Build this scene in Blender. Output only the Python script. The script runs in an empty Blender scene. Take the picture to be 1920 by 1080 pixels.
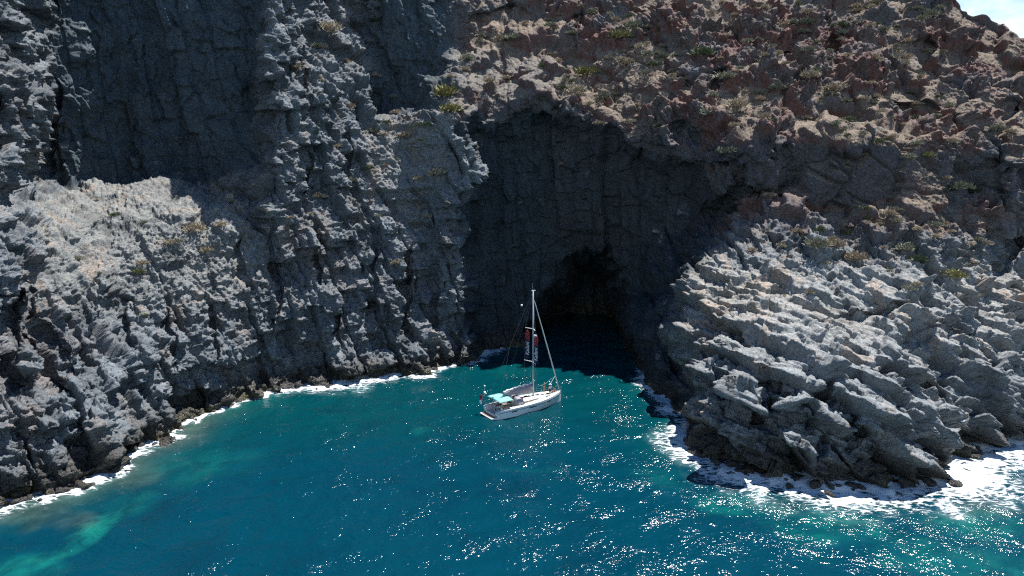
import bpy, bmesh, math, random
import numpy as np
from mathutils import Vector, Matrix

# ------------------------------------------------------------------ camera, sky, sun, exposure
scene = bpy.context.scene
COL = scene.collection
CAM_H, PITCH, FPX = 34.0, math.radians(10.0), 1280.0
cd = bpy.data.cameras.new("camera"); cam = bpy.data.objects.new("camera", cd); COL.objects.link(cam)
cd.sensor_width = 36.0; cd.lens = 24.0; cd.clip_start = 0.5; cd.clip_end = 20000
cam.location = (0, 0, CAM_H); cam.rotation_euler = (math.pi/2 - PITCH, 0, 0)
scene.camera = cam

SUN_AZ, SUN_EL = math.radians(53), math.radians(68)     # azimuth from +Y towards +X
world = bpy.data.worlds.new("World"); scene.world = world; world.use_nodes = True
nt = world.node_tree; nt.nodes.clear()
wo = nt.nodes.new('ShaderNodeOutputWorld'); bg = nt.nodes.new('ShaderNodeBackground')
sky = nt.nodes.new('ShaderNodeTexSky'); sky.sky_type = 'NISHITA'; sky.sun_disc = False
sky.sun_elevation = SUN_EL; sky.sun_rotation = SUN_AZ; sky.ozone_density = 5.0; sky.air_density = 1.0; sky.dust_density = 0.3
bg.inputs['Strength'].default_value = 0.05
# thin broken cloud over the sky, by direction
tc = nt.nodes.new('ShaderNodeTexCoord'); mp = nt.nodes.new('ShaderNodeMapping'); mp.inputs['Scale'].default_value = (1.0, 1.0, 2.6)
cn = nt.nodes.new('ShaderNodeTexNoise'); cn.inputs['Scale'].default_value = 5.0; cn.inputs['Detail'].default_value = 8; cn.inputs['Roughness'].default_value = 0.6
cr = nt.nodes.new('ShaderNodeValToRGB'); cr.color_ramp.elements[0].position = 0.28; cr.color_ramp.elements[1].position = 0.56
cm = nt.nodes.new('ShaderNodeMix'); cm.data_type = 'RGBA'; cm.inputs[7].default_value = (15.5, 17.5, 18.0, 1)
cs = nt.nodes.new('ShaderNodeMath'); cs.operation = 'MULTIPLY'; cs.inputs[1].default_value = 0.8
sx = nt.nodes.new('ShaderNodeSeparateXYZ'); lo = nt.nodes.new('ShaderNodeMapRange'); lo.inputs[1].default_value = 0.28; lo.inputs[2].default_value = 0.5; lo.inputs[3].default_value = 1; lo.inputs[4].default_value = 0.0
nt.links.new(tc.outputs['Generated'], sx.inputs[0]); nt.links.new(sx.outputs['Z'], lo.inputs[0]); cm2 = nt.nodes.new('ShaderNodeMath'); cm2.operation = 'MULTIPLY'
nt.links.new(tc.outputs['Generated'], mp.inputs['Vector']); nt.links.new(mp.outputs[0], cn.inputs['Vector'])
nt.links.new(cn.outputs['Fac'], cr.inputs['Fac']); nt.links.new(cr.outputs['Color'], cs.inputs[0]); nt.links.new(cs.outputs[0], cm2.inputs[0]); nt.links.new(lo.outputs[0], cm2.inputs[1]); nt.links.new(cm2.outputs[0], cm.inputs[0])
tn = nt.nodes.new('ShaderNodeVectorMath'); tn.operation = 'MULTIPLY'; tn.inputs[1].default_value = (0.23, 0.84, 1.30)
nt.links.new(sky.outputs[0], tn.inputs[0]); nt.links.new(tn.outputs[0], cm.inputs[6]); nt.links.new(cm.outputs[2], bg.inputs['Color']); nt.links.new(bg.outputs[0], wo.inputs['Surface'])

sl = bpy.data.lights.new("sun", 'SUN'); sl.energy = 5.0; sl.angle = math.radians(0.53); sl.color = (1.0, 0.975, 0.935)
sun = bpy.data.objects.new("sun", sl); COL.objects.link(sun); sun.location = (60, 40, 120)
SUN_DIR = Vector((math.cos(SUN_EL)*math.sin(SUN_AZ), math.cos(SUN_EL)*math.cos(SUN_AZ), math.sin(SUN_EL)))
sun.rotation_euler = SUN_DIR.to_track_quat('Z', 'Y').to_euler()
scene.view_settings.view_transform = 'Standard'; scene.view_settings.look = 'None'
scene.view_settings.exposure = 0.95; scene.view_settings.gamma = 1.0
try:
    scene.cycles.use_denoising = False; scene.cycles.filter_width = 1.25; scene.cycles.pixel_filter_type = 'BLACKMAN_HARRIS'
    scene.cycles.max_bounces = 4; scene.cycles.diffuse_bounces = 1
    scene.cycles.caustics_reflective = False; scene.cycles.caustics_refractive = False
except Exception: pass

def tag(o, label=None, cat=None, group=None, kind=None):
    if label: o['label'] = label
    if cat: o['category'] = cat
    if group: o['group'] = group
    if kind: o['kind'] = kind
    return o

# ------------------------------------------------------------------ numpy noise
RNG = np.random.RandomState(11)
T3 = RNG.rand(64, 64, 64).astype(np.float32)
TV = RNG.rand(32, 32, 32, 4).astype(np.float32)
TW = (RNG.rand(32, 32, 32, 3).astype(np.float32) - 0.5) * 2

def vnoise(x, y, z):
    xi = np.floor(x); yi = np.floor(y); zi = np.floor(z)
    fx = x - xi; fy = y - yi; fz = z - zi
    xi = xi.astype(np.int32) & 63; yi = yi.astype(np.int32) & 63; zi = zi.astype(np.int32) & 63
    x1 = (xi+1) & 63; y1 = (yi+1) & 63; z1 = (zi+1) & 63
    fx = fx*fx*(3-2*fx); fy = fy*fy*(3-2*fy); fz = fz*fz*(3-2*fz)
    a = T3[xi, yi, zi]*(1-fx) + T3[x1, yi, zi]*fx
    b = T3[xi, y1, zi]*(1-fx) + T3[x1, y1, zi]*fx
    c = T3[xi, yi, z1]*(1-fx) + T3[x1, yi, z1]*fx
    d = T3[xi, y1, z1]*(1-fx) + T3[x1, y1, z1]*fx
    return ((a*(1-fy)+b*fy)*(1-fz) + (c*(1-fy)+d*fy)*fz)*2 - 1

def fbm(P, s, octv=4, off=0.0, rough=0.5):
    v = 0; a = 1.0; t = 0
    for k in range(octv):
        f = s*(2.03**k)
        v = v + a*vnoise(P[0]*f+off+k*17.3, P[1]*f+off*1.7+k*5.1, P[2]*f+off*0.6+k*9.7); t += a; a *= rough
    return v/t

def voro(x, y, z, off=0, box=False):
    """distance to first and second cell, random per cell, and the facet value (p-c).tilt"""
    x = x+off*3.71; y = y+off*1.93; z = z+off*2.37
    xi = np.floor(x).astype(np.int32); yi = np.floor(y).astype(np.int32); zi = np.floor(z).astype(np.int32)
    fx = x-xi; fy = y-yi; fz = z-zi
    n = len(x)
    F1 = np.full(n, 9, np.float32); F2 = np.full(n, 9, np.float32)
    R = np.zeros(n, np.float32); S = np.zeros(n, np.float32)
    for dx in (-1, 0, 1):
        for dy in (-1, 0, 1):
            for dz in (-1, 0, 1):
                a = (xi+dx) & 31; b = (yi+dy) & 31; c = (zi+dz) & 31
                J = TV[a, b, c]
                vx = fx-dx-0.1-0.8*J[:, 0]; vy = fy-dy-0.1-0.8*J[:, 1]; vz = fz-dz-0.1-0.8*J[:, 2]
                d = np.maximum(np.maximum(np.abs(vx), np.abs(vy)), np.abs(vz)) if box else np.sqrt(vx*vx+vy*vy+vz*vz)
                m = d < F1
                F2 = np.where(m, F1, np.minimum(F2, d)); F1 = np.where(m, d, F1)
                W = TW[a, b, c]
                R = np.where(m, J[:, 3], R)
                S = np.where(m, vx*W[:, 0]+vy*W[:, 1]+vz*W[:, 2], S)
    return F1, F2, R, S

HT = np.random.RandomState(77).rand(8192).astype(np.float32)
def hsh(i, k, sd): return HT[(i*1973+k*9277+sd*26699) & 8191]
def cell1(x, k, sd):
    i = np.floor(x).astype(np.int32); d1 = np.full(len(x), 9, np.float32); d2 = d1.copy(); loc = d1.copy(); idn = i.copy()
    for j in (-1, 0, 1):
        c = i+j+0.12+0.76*hsh(i+j, k, sd); dd = x-c; a = np.abs(dd); m = a < d1
        d2 = np.where(m, d1, np.minimum(d2, a)); idn = np.where(m, i+j, idn); loc = np.where(m, dd, loc); d1 = np.where(m, a, d1)
    return idn, (d2-d1), loc
def bricks(a, b, sd):
    """a first (long joints), b inside: block random, edge distances, local coordinates"""
    ia, ea, la = cell1(a, 0, sd)
    b2 = b+10*hsh(ia, 5, sd+3)
    ib, eb, lb = cell1(b2, ia, sd+7)
    return hsh(ia, ib, sd+11), ea, eb, la, lb, hsh(ia, ib, sd+13)-0.5, hsh(ia, 3, sd+17)
def sstep(a, b, x):
    t = np.clip((x-a)/(b-a), 0, 1); return t*t*(3-2*t)

# ------------------------------------------------------------------ the lie of the cliff, as measured depths along lines of sight
CP, SP = math.cos(PITCH), math.sin(PITCH)
def tan_v(v):
    d = (v-540.0)/FPX
    return (-SP-d*CP)/(CP-d*SP)
def at(u, v, Y):
    """a point at forward distance Y on the sight line through (u, v) of the 1920-wide picture"""
    d = (v-540.0)/FPX; k = Y/(CP-d*SP)
    return ((u-960.0)/FPX*k, Y, CAM_H+k*(-SP-d*CP))
def Yw(v): return -CAM_H/tan_v(v)

# column u : [waterline v, (v, Y), ...]
COLS = {
 -500: [1150, (900,47),(600,56),(300,66),(0,74),(-260,84)],
 -150: [1010, (800,61),(600,66),(450,72),(300,78),(0,86),(-260,96)],
 0:    [962, (800,67),(600,73),(450,79),(330,84),(200,88),(0,93),(-260,104)],
 60:   [945, (800,69),(600,76),(480,82),(400,90),(330,100),(200,101),(0,103),(-260,108)],
 100:  [933, (800,71),(600,79),(480,86),(400,97),(345,108),(325,112),(200,113),(0,115),(-260,120)],
 190:  [905, (780,74),(620,82),(490,90),(420,100),(355,111),(330,116),(200,117),(0,119),(-260,123)],
 245:  [850, (720,83),(600,88),(480,95),(420,102),(352,113),(325,119),(200,120),(0,122),(-260,126)],
 300:  [820, (720,86),(600,91),(480,97),(420,103),(350,115),(320,121),(200,122),(0,124),(-260,128)],
 400:  [782, (720,92),(600,96),(460,102),(420,105),(388,110),(350,120),(200,123),(0,125),(-260,130)],
 480:  [747, (700,99),(600,101),(460,106),(430,108),(395,112),(350,117),(200,123),(0,126),(-260,131)],
 515:  [739, (700,101),(600,102.5),(430,107),(300,109.5),(200,111),(0,116),(-260,132)],
 600:  [722, (700,105),(600,107),(430,112),(330,116),(200,120),(60,130),(0,133),(-260,146)],
 680:  [710, (600,110),(430,116),(300,122),(200,128),(120,134),(60,140),(0,143),(-260,150)],
 705:  [707, (600,111),(430,117),(300,123),(225,130),(200,141),(100,141.5),(0,142),(-260,150)],
 770:  [700, (600,113.5),(430,119),(300,125),(225,131),(195,139),(100,140.5),(0,141.5),(-260,152)],
 800:  [695, (600,115),(430,119),(300,123),(230,126),(195,129),(165,134),(140,141),(0,143),(-260,156)],
 862:  [684, (600,116.5),(430,119.5),(300,122),(230,124.5),(150,131),(110,138),(85,143.5),(0,145),(-260,162)],
 884:  [676, (600,118),(430,121),(300,124),(230,126),(150,132),(100,139),(60,144),(0,146),(-260,163)],
 900:  [657, (600,126.5),(430,127.5),(300,128.5),(235,129.5),(150,135),(100,140.5),(60,144),(0,146.5),(-260,163)],
 955:  [651, (600,128),(430,129),(300,129),(200,129),(150,134),(100,139),(60,146),(0,152),(-260,166)],
 1010: [652, (600,128.5),(430,129.5),(300,128.5),(195,128),(150,132),(100,138),(0,152),(-260,168)],
 1080: [655, (600,128),(430,128.5),(300,127),(205,126),(150,132),(100,138),(0,151),(-260,168)],
 1140: [660, (600,126.5),(430,126.5),(300,125),(235,124),(170,130),(100,136),(0,150),(-260,168)],
 1195: [682, (600,121),(430,124),(330,124),(262,122),(180,128),(100,134),(0,147),(-260,167)],
 1230: [730, (600,113),(500,117),(400,121),(330,122.5),(280,121),(180,127),(100,133),(0,144),(-260,166)],
 1264: [762, (700,102.5),(600,109),(530,112.5),(490,114.5),(420,118),(320,119.5),(280,119),(180,125),(100,131),(0,141),(-260,165)],
 1302: [842, (760,82),(700,86),(600,94),(530,99.5),(490,104),(430,112),(390,116),(330,117),(180,123),(100,128),(0,138),(-260,164)],
 1400: [888, (780,74),(700,76.5),(640,82),(580,89),(480,100),(410,108),(385,111),(280,110.5),(240,114),(200,117),(100,124),(0,133),(-260,162)],
 1500: [905, (780,72),(700,75),(650,79.5),(580,87.5),(480,99),(410,107),(385,110.5),(270,109.5),(230,113),(100,122),(0,131),(-260,160)],
 1640: [912, (800,71.5),(720,75),(660,80.5),(600,87),(530,94),(480,99),(410,105.5),(385,108.5),(280,108.5),(220,113),(100,121),(0,129),(-260,158)],
 1760: [890, (800,76),(700,81.5),(600,89.5),(530,96),(460,102),(400,106),(300,110),(200,115),(100,121),(0,127),(-60,130)],
 1880: [832, (760,82.5),(700,86.5),(600,94),(530,101),(500,106),(400,109),(300,112),(200,116),(100,121.5),(45,125)],
 1960: [800, (700,91.5),(600,98),(520,105),(400,112),(300,116),(200,120),(105,125)],
 2150: [775, (700,97),(600,103),(500,109),(400,115),(300,121),(220,126)],
 2500: [745, (640,106),(550,112),(450,118),(360,126)],
}
SKYU = [-500, 1560, 1780, 1800, 1815, 1850, 1880, 1920, 2000, 2150, 2500]
SKYV = [-250, -250,  -20,    0,   10,   25,   45,   76,  130,  240, 380]

def pchip(xk, yk, xq):
    xk = np.asarray(xk, float); yk = np.asarray(yk, float)
    h = np.diff(xk); dl = np.diff(yk)/h; m = np.zeros(len(xk))
    for i in range(1, len(xk)-1):
        if dl[i-1]*dl[i] > 0:
            w1 = 2*h[i]+h[i-1]; w2 = h[i]+2*h[i-1]; m[i] = (w1+w2)/(w1/dl[i-1]+w2/dl[i])
    m[0] = dl[0]; m[-1] = dl[-1]
    j = np.clip(np.searchsorted(xk, xq)-1, 0, len(xk)-2); t = np.clip((xq-xk[j])/h[j], 0, 1)
    return ((1+2*t)*(1-t)**2)*yk[j] + t*(1-t)**2*h[j]*m[j] + t*t*(3-2*t)*yk[j+1] + t*t*(t-1)*h[j]*m[j+1]

cu = sorted(COLS)
VG = np.arange(-300, 1400, 4.0)
G = np.zeros((len(VG), len(cu)))
for i, u in enumerate(cu):
    c = COLS[u]; vs = c[0]; pts = [(v, y) for v, y in c[1:]]
    yw = Yw(vs)
    xs = [-300-1e-3] + [p[0] for p in pts[::-1]] + [vs, vs+60, 1500]
    first = pts[-1]; slope = 0.03
    ys = [first[1]+(first[0]+300)*slope] + [p[1] for p in pts[::-1]] + [yw, yw-1.2, yw-3]
    G[:, i] = pchip(xs, ys, VG)

# grid of the cliff surface
def spacing():
    us = list(np.arange(-480, -40, 6.0)) + list(np.arange(-40, 1960, 1.12)) + list(np.arange(1960, 2440, 6.0))
    return np.array(us)
US = spacing(); NU = len(US)
NV = 1130
skyv = np.interp(US, SKYU, SKYV)
t = np.linspace(0, 1, NV)
vbot = np.interp(US, [-500, 0, 200, 300, 900, 1200, 1300, 1640, 1900, 2500], [1330, 1075, 1010, 905, 735, 740, 920, 985, 960, 900])
# finer rows inside the frame: blend
V = vbot[None, :] + (skyv-vbot)[None, :]*t[:, None]
U = np.repeat(US[None, :], NV, 0)
# bend the sight-line columns a little so that painted edges wander
wu = U + 9*np.sin(V/47.0+U/90.0) + 5*np.sin(V/19.0+1.3) + 3*np.sin(V/8.3+U/31.0)
wv = V + 6*np.sin(U/37.0) + 4*np.sin(U/15.0+V/40.0)
GU = np.zeros((len(VG), len(US)))
# depth at (wu, wv): bilinear in v on G, smooth in u between columns
ui = np.clip(np.searchsorted(cu, wu)-1, 0, len(cu)-2)
cua = np.array(cu, float)
tu = np.clip((wu-cua[ui])/(cua[ui+1]-cua[ui]), 0, 1); tu = 0.5*tu + 0.5*tu*tu*(3-2*tu)
vi = np.clip((wv-VG[0])/4.0, 0, len(VG)-1.001); v0 = vi.astype(int); fv = vi-v0
def gat(col): return G[v0, col]*(1-fv)+G[v0+1, col]*fv
D = gat(ui)*(1-tu)+gat(ui+1)*tu

D = D + 8*sstep(1230, 1420, U)*np.clip((250-V)/250, 0, 2)
def poly_sd(poly, X, Y):
    """signed distance to a polygon, positive inside"""
    P = np.array(poly, float); n = len(P)
    d = np.full(X.shape, 1e9); ins = np.zeros(X.shape, bool)
    for i in range(n):
        a = P[i]; b = P[(i+1) % n]; e = b-a
        wx = X-a[0]; wy = Y-a[1]
        tt = np.clip((wx*e[0]+wy*e[1])/(e@e), 0, 1)
        d = np.minimum(d, (wx-e[0]*tt)**2+(wy-e[1]*tt)**2)
        c = ((a[1] <= Y) & (b[1] > Y)) | ((b[1] <= Y) & (a[1] > Y))
        with np.errstate(divide='ignore', invalid='ignore'):
            xx = a[0]+(Y-a[1])/(e[1] if e[1] else 1e-9)*e[0]
        ins ^= c & (X < xx)
    d = np.sqrt(d)
    return np.where(ins, d, -d)
cave = 4*np.sin(wu/23.0+V/29.0)+3*np.sin(V/14.0-wu/23.0)+1.5*np.sin(wu/7.1+V/9.3) + poly_sd([(968,760),(984,660),(998,605),(1018,560),(1042,520),(1070,482),(1102,458),(1132,468),(1162,510),(1182,570),(1196,640),(1202,760)], wu*0.5+U*0.5, V)
D = D + 24*sstep(-8, 55, cave) + 2.5*sstep(-2, 8, cave)
arch = poly_sd([(965,760),(985,600),(1010,520),(1050,455),(1090,425),(1150,420),(1200,470),(1225,560),(1235,760)], wu, wv)
D = D + 1.6*sstep(-10, 45, arch) + 0.8*sstep(-4, 6, arch)
# deep clefts and overhung pockets seen in the faces (u, v, half-width, half-height, depth in metres)
for (pu, pv, ru, rv, dd) in [(1440,330,16,50,1.8),(1700,215,60,26,2.6),(1860,330,34,60,2.5),(1885,210,30,26,2),(1350,400,36,40,3.5),
        (1410,360,60,30,2.5),(1740,90,18,14,2),(1470,120,26,22,2.5),(1555,90,22,30,2),(1345,150,30,26,2.5),(1290,250,34,24,2.5),(1100,40,40,18,3),(930,30,60,16,2),
        (1890,480,30,40,3),(1640,590,80,7,1.5),(1770,625,60,7,1.5),(1450,770,60,45,2.5),(1600,800,26,40,1.8),(1730,735,36,26,2.0),(1560,735,18,50,1.5),(1360,720,14,70,1.6),
        (30,640,20,110,2.5),(105,680,26,70,2.2),(65,600,12,90,1.5),(350,740,40,14,1.4),(240,600,7,60,1.5),(315,640,7,70,1.3),(395,620,6,60,1.3),(770,560,9,100,1.8),
        (820,560,7,70,1.5),(515,520,7,110,1.6),(640,600,8,60,1.2),(700,520,6,70,1.1),(455,500,8,60,1.4),(590,470,6,70,1.2),(845,640,9,34,1.4),
        (560,150,10,80,1.6),(575,330,12,50,1.8),(655,280,10,60,1.3),(90,250,18,120,2.5)]:
    q = ((wu-pu)/ru)**2 + ((wv-pv)/rv)**2
    D = D + dd*(1-sstep(0.35, 1.25, q))

hollow = 10*np.sin(wu/43.0+wv/33.0)+6*np.sin(wu/19.0-wv/27.0+1)+2*np.sin(wu/7.9+wv/8.1) + poly_sd([(880,232),(1000,193),(1080,205),(1140,238),(1190,262),(1250,290),(1330,330),(1378,372),(1372,400),(1300,480),(1272,560),(1262,800),(884,800)], wu, wv)
D = D + 3.2*sstep(-6, 60, hollow)*(1-sstep(520, 640, V))
dn = (V-540.0)/FPX; K = D/(CP-dn*SP)
X = (U-960)/FPX*K; Z = CAM_H + K*(-SP-dn*CP); Y = D.copy()
# the back of the ridge: rows that fall away behind the skyline
NB = 26; tb = np.linspace(0, 1, NB+1)[1:]
bx = X[-1][None, :] + (X[-1][None, :]*0.25)*tb[:, None]
by = Y[-1][None, :] + 75*tb[:, None]
bz = Z[-1][None, :] - (Z[-1][None, :]+6)*(tb[:, None]**1.6)
X = np.vstack([X, bx]).astype(np.float32); Y = np.vstack([Y, by]).astype(np.float32); Z = np.vstack([Z, bz]).astype(np.float32)
NR = NV+NB
UU = np.vstack([U, np.repeat(US[None, :], NB, 0)]); VV = np.vstack([V, np.repeat(V[-1][None, :], NB, 0)])
UU = UU.astype(np.float32); VV = VV.astype(np.float32)

def normals(X, Y, Z):
    ax = np.gradient(X, axis=1); ay = np.gradient(Y, axis=1); az = np.gradient(Z, axis=1)
    bx = np.gradient(X, axis=0); by = np.gradient(Y, axis=0); bz = np.gradient(Z, axis=0)
    nx = ay*bz-az*by; ny = az*bx-ax*bz; nz = ax*by-ay*bx
    l = np.sqrt(nx*nx+ny*ny+nz*nz)+1e-9
    return nx/l, ny/l, nz/l
def blur(A, r):
    for ax in (0, 1):
        k = 2*r+1
        pad = [(0, 0), (0, 0)]; pad[ax] = (r+1, r)
        C = np.cumsum(np.pad(A, pad, mode='edge').astype(np.float64), axis=ax)
        A = (np.take(C, range(k, C.shape[ax]), axis=ax) - np.take(C, range(0, C.shape[ax]-k), axis=ax))/k
    return A.astype(np.float32)
nx, ny, nz = normals(X, Y, Z)
nx, ny, nz = [blur(blur(a, 9), 9) for a in (nx, ny, nz)]
l = np.sqrt(nx*nx+ny*ny+nz*nz)+1e-6; nx /= l; ny /= l; nz /= l

ex = np.sqrt(np.gradient(X, axis=1)**2+np.gradient(Y, axis=1)**2+np.gradient(Z, axis=1)**2)
ey = np.sqrt(np.gradient(X, axis=0)**2+np.gradient(Y, axis=0)**2+np.gradient(Z, axis=0)**2)
st = blur(np.maximum(ex, ey), 2).ravel()
g_fine = np.clip(0.42/st, 0, 1)**1.5; g_small = np.clip(0.75/st, 0.1, 1)
P = [X.ravel(), Y.ravel(), Z.ravel()]
u_ = UU.ravel(); v_ = VV.ravel()
up = nz.ravel()
# domain warp
w1 = fbm(P, 0.11, 3, 3.1); w2 = fbm(P, 0.11, 3, 41.0); w3 = fbm(P, 0.11, 3, 77.0)
Q = [P[0]+w1*2.0, P[1]+w2*2.0, P[2]+w3*1.6]
# regions
uw = u_ + 30*w1; vw = v_ + 30*w2
headl = sstep(1240, 1330, uw)*sstep(440, 540, vw)                  # pale bedded headland on the right
hill = np.clip(sstep(1010, 1250, uw)*(1-sstep(380, 470, vw - 0.0*uw)) + sstep(820, 900, uw)*(1-sstep(200, 260, vw))*0.8, 0, 1)*(1-headl)   # brown rubble slope
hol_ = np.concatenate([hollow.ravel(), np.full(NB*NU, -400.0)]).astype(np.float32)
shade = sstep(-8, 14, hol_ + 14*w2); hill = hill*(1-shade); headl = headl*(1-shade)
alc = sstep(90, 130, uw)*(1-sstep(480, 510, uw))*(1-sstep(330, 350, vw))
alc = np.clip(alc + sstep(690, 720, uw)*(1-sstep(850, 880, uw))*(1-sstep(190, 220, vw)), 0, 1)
ledge = sstep(60, 120, uw)*(1-sstep(400, 520, uw))*sstep(335, 355, vw)*(1-sstep(460, 640, vw))
scree = np.clip(ledge + sstep(670, 720, uw)*(1-sstep(830, 870, uw))*sstep(210, 240, vw)*(1-sstep(300, 420, vw)), 0, 1)
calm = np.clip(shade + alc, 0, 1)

wallL = np.clip((1-headl)*(1-hill)*(1-calm), 0, 1)
calm = calm*(1-hill)
leftf = 1-sstep(860, 900, u_)                     # frame turns at the corner left of the cave
ocm = sstep(-0.04, 0.18, fbm(Q, 0.10, 4, 63.0, 0.55))
oc = 1-hill*(1-ocm)*0.85
scal = 1-0.72*scree
flat = sstep(0.5, 0.85, up)
mh = hill > 0.01; m = headl > 0.01
ca, sa = math.cos(math.radians(25)), math.sin(math.radians(25)); c3, s3 = math.cos(0.55), math.sin(0.55)
def crk(e, w): return 1-np.clip(e/w, 0, 1)
def frame():
    global W, aL, cL, kx, ky, kz, hx, hy, hz
    W = [P[0]+w1*0.6, P[1]+w2*0.6, P[2]+w3*0.45]
    aL = np.where(leftf > 0.5, 0.62*W[0]+0.78*W[1], W[0]); cL = np.where(leftf > 0.5, 0.78*W[0]-0.62*W[1], W[1])
    aL = aL + 0.08*W[2]
    kx = (W[0]*c3-W[2]*s3)[mh]; kz = (W[0]*s3+W[2]*c3)[mh]; ky = W[1][mh]
    hx = (W[0]*ca - W[2]*sa - 0.25*W[1])[m]; hz = (W[0]*sa + W[2]*ca + 0.20*W[1])[m]; hy = W[1][m]
NM = [nx.copy(), ny.copy(), nz.copy()]
def push(disp, soft, rad, keep=0.55):
    """move the surface out by disp along its present normals, then look again at where it is"""
    global P, nx, ny, nz
    d = disp.astype(np.float32).reshape(NR, NU).copy(); d[NV:] *= 0.5
    if soft: d = blur(d, soft)
    A = [P[0].reshape(NR, NU)+nx*d, P[1].reshape(NR, NU)+ny*d, P[2].reshape(NR, NU)+nz*d]
    n_ = [blur(blur(q, rad), rad) for q in normals(*A)] if rad else list(normals(*A))
    n_ = [q*(1-keep)+w*keep for q, w in zip(n_, NM)]
    l_ = np.sqrt(n_[0]**2+n_[1]**2+n_[2]**2)+1e-6; nx, ny, nz = n_[0]/l_, n_[1]/l_, n_[2]/l_
    P = [q.ravel() for q in A]
# pass 1: buttresses, crags, the ribs of the headland
frame()
disp = fbm(P, 0.055, 2, 9.0)*1.8*(1-0.5*calm)
disp = disp + (1-np.abs(fbm(P, 0.14, 2, 22.0))*2.6)*0.5*(1-0.6*calm)
R, ea, eb, la, lb, tt, Ra = bricks(aL/4.6, W[2]/7.0, 1)
disp = disp + wallL*scal*((Ra-0.5)*2.4 + (R-0.5)*2.0 - lb*1.2 + la*(Ra-0.7)*1.2 - crk(ea, 0.09)*2.4)
R, ea, eb, la, lb, tt, Ra = bricks(aL/3.3, W[2]/7.0, 51)
disp = disp + calm*((Ra-0.5)*2.0 + (R-0.5)*1.3 + la*tt*1.6 - crk(ea, 0.06)*1.3 - crk(eb, 0.04)*0.5)
if mh.any():
    F1, F2, R, S = voro(kx/6.2, ky/6.2, kz/5.0, 9, True)
    disp[mh] += ((R-0.5)*3.0 + S*1.0 - crk(F2-F1, 0.08)*0.9 + ocm[mh]*1.5)*0.9*hill[mh]
fl = 1-0.62*flat[m]
A1, A2, AR, AS = voro(hx/7.5, hy/4.2, hz/4.0, 5, True)
ir, er, lr = cell1((W[0][m]*0.85+W[2][m]*0.6+W[1][m]*0.2+w2[m])/4.6, 0, 41)
disp[m] += headl[m]*(((AR-0.5)*2.7 + AS*1.2 - crk(A2-A1, 0.07)*1.0)*fl + (-lr*2.6 + (hsh(ir, 2, 9)-0.5)*1.6 - crk(er, 0.07)*1.8)*(1-0.6*flat[m]))
push(disp, 2, 6, 0.35)
# pass 2: columns broken across, blocks, beds
frame()
R, ea, eb, la, lb, tt, Ra = bricks((aL+w2*0.8)/2.1, (W[2]+w1*0.8)/3.2, 2)
R2 = R
disp = wallL*scal*((Ra-0.5)*0.6 + (R-0.5)*1.5 - lb*0.9 + la*(tt-0.2)*1.3 - crk(ea, 0.08)*0.6 - crk(eb, 0.05)*0.3)
F1, F2, R, S = voro((aL+w1*1.5+0.15*W[2])/2.2, cL/4.0, (W[2]+w2*2.5)/3.6, 52, True)
disp = disp + calm*((R-0.5)*0.9 + S*0.6 - crk(F2-F1, 0.05)*0.45)
F1, F2, R, S = voro(aL/1.3, cL/1.3, W[2]/1.15, 2, True)
disp = disp + wallL*((R-0.5)*0.72 + S*0.50 - crk(F2-F1, 0.08)*0.16)*(0.35+0.65*scal) + calm*((R-0.5)*0.34 + S*0.15 - crk(F2-F1, 0.08)*0.1)
if mh.any():
    oo = ocm[mh]
    F1, F2, R, S = voro(kx/2.9, ky/2.9, kz/2.3, 10, True)
    hv = (0.12+0.88*oo)*((R-0.5)*1.7 + S*0.9 - crk(F2-F1, 0.08)*0.4)
    F1, F2, R, S = voro(kx/1.25, ky/1.25, kz/1.0, 11, True)
    hv += (0.2+0.8*oo)*((R-0.5)*0.75 + S*0.5)
    disp[mh] += hv*hill[mh]
fl = 1-0.5*flat[m]
ib, eb, lb = cell1(hz/1.8, 0, 31)
A1, A2, AR, AS = voro((hx+4*hsh(ib, 1, 3))/4.2, (hy+4*hsh(ib, 2, 3))/3.2, ib*1.37+0.5, 24, True)
disp[m] += headl[m]*(((AR-0.5)*1.5 + AS*1.3 - crk(A2-A1, 0.05)*0.6)*fl + ((hsh(ib, 7, 5)-0.5)*0.8 - lb*0.9)*fl*0.9)
push(disp, 1, 4, 0.2)
# pass 3: stones, thin beds, grit
frame()
F1, F2, R, S = voro(aL/0.6, cL/0.6, W[2]/0.5, 3, True)
R3 = R.copy()
disp = (wallL + 0.4*calm)*((R-0.5)*0.27 + S*0.20 - crk(F2-F1, 0.12)*0.06)*g_small
if mh.any():
    F1, F2, R, S = voro(kx/0.55, ky/0.55, kz/0.45, 12, True)
    disp[mh] += (0.5+0.5*ocm[mh])*((R-0.5)*0.30 + S*0.12 )*g_small[mh]*hill[mh]
    R3[mh] = R3[mh]*(1-hill[mh]) + R*hill[mh]
ib, eb, lb = cell1((hz+w2[m]*0.3)/0.7, 0, 33)
A1, A2, AR, AS = voro((hx+4*hsh(ib, 1, 3))/1.8, (hy+4*hsh(ib, 2, 3))/1.4, ib*1.37+0.5, 25, True)
disp[m] += headl[m]*((AR-0.5)*0.30 + AS*0.22 - crk(A2-A1, 0.08)*0.12 - lb*0.16 - crk(eb, 0.10)*0.08)*(1-0.3*flat[m])
disp = disp + fbm(P, 1.9, 3, 55.0, 0.6)*0.06*g_fine*(1-0.4*calm)
F1, F2, R, S = voro(aL/0.22, cL/0.22, P[2]/0.2, 8, True)
disp = disp + ((R-0.5)*0.07)*(1-0.5*calm)*(1-0.4*headl)*g_fine
push(disp, 0, 0, 0.0)
X2, Y2, Z2 = [q.reshape(NR, NU) for q in P]
Z2 = np.maximum(Z2, -5.0)
sm = [blur(a, 2) for a in (nx, ny, nz)]
upn = sm[2].ravel()

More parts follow.
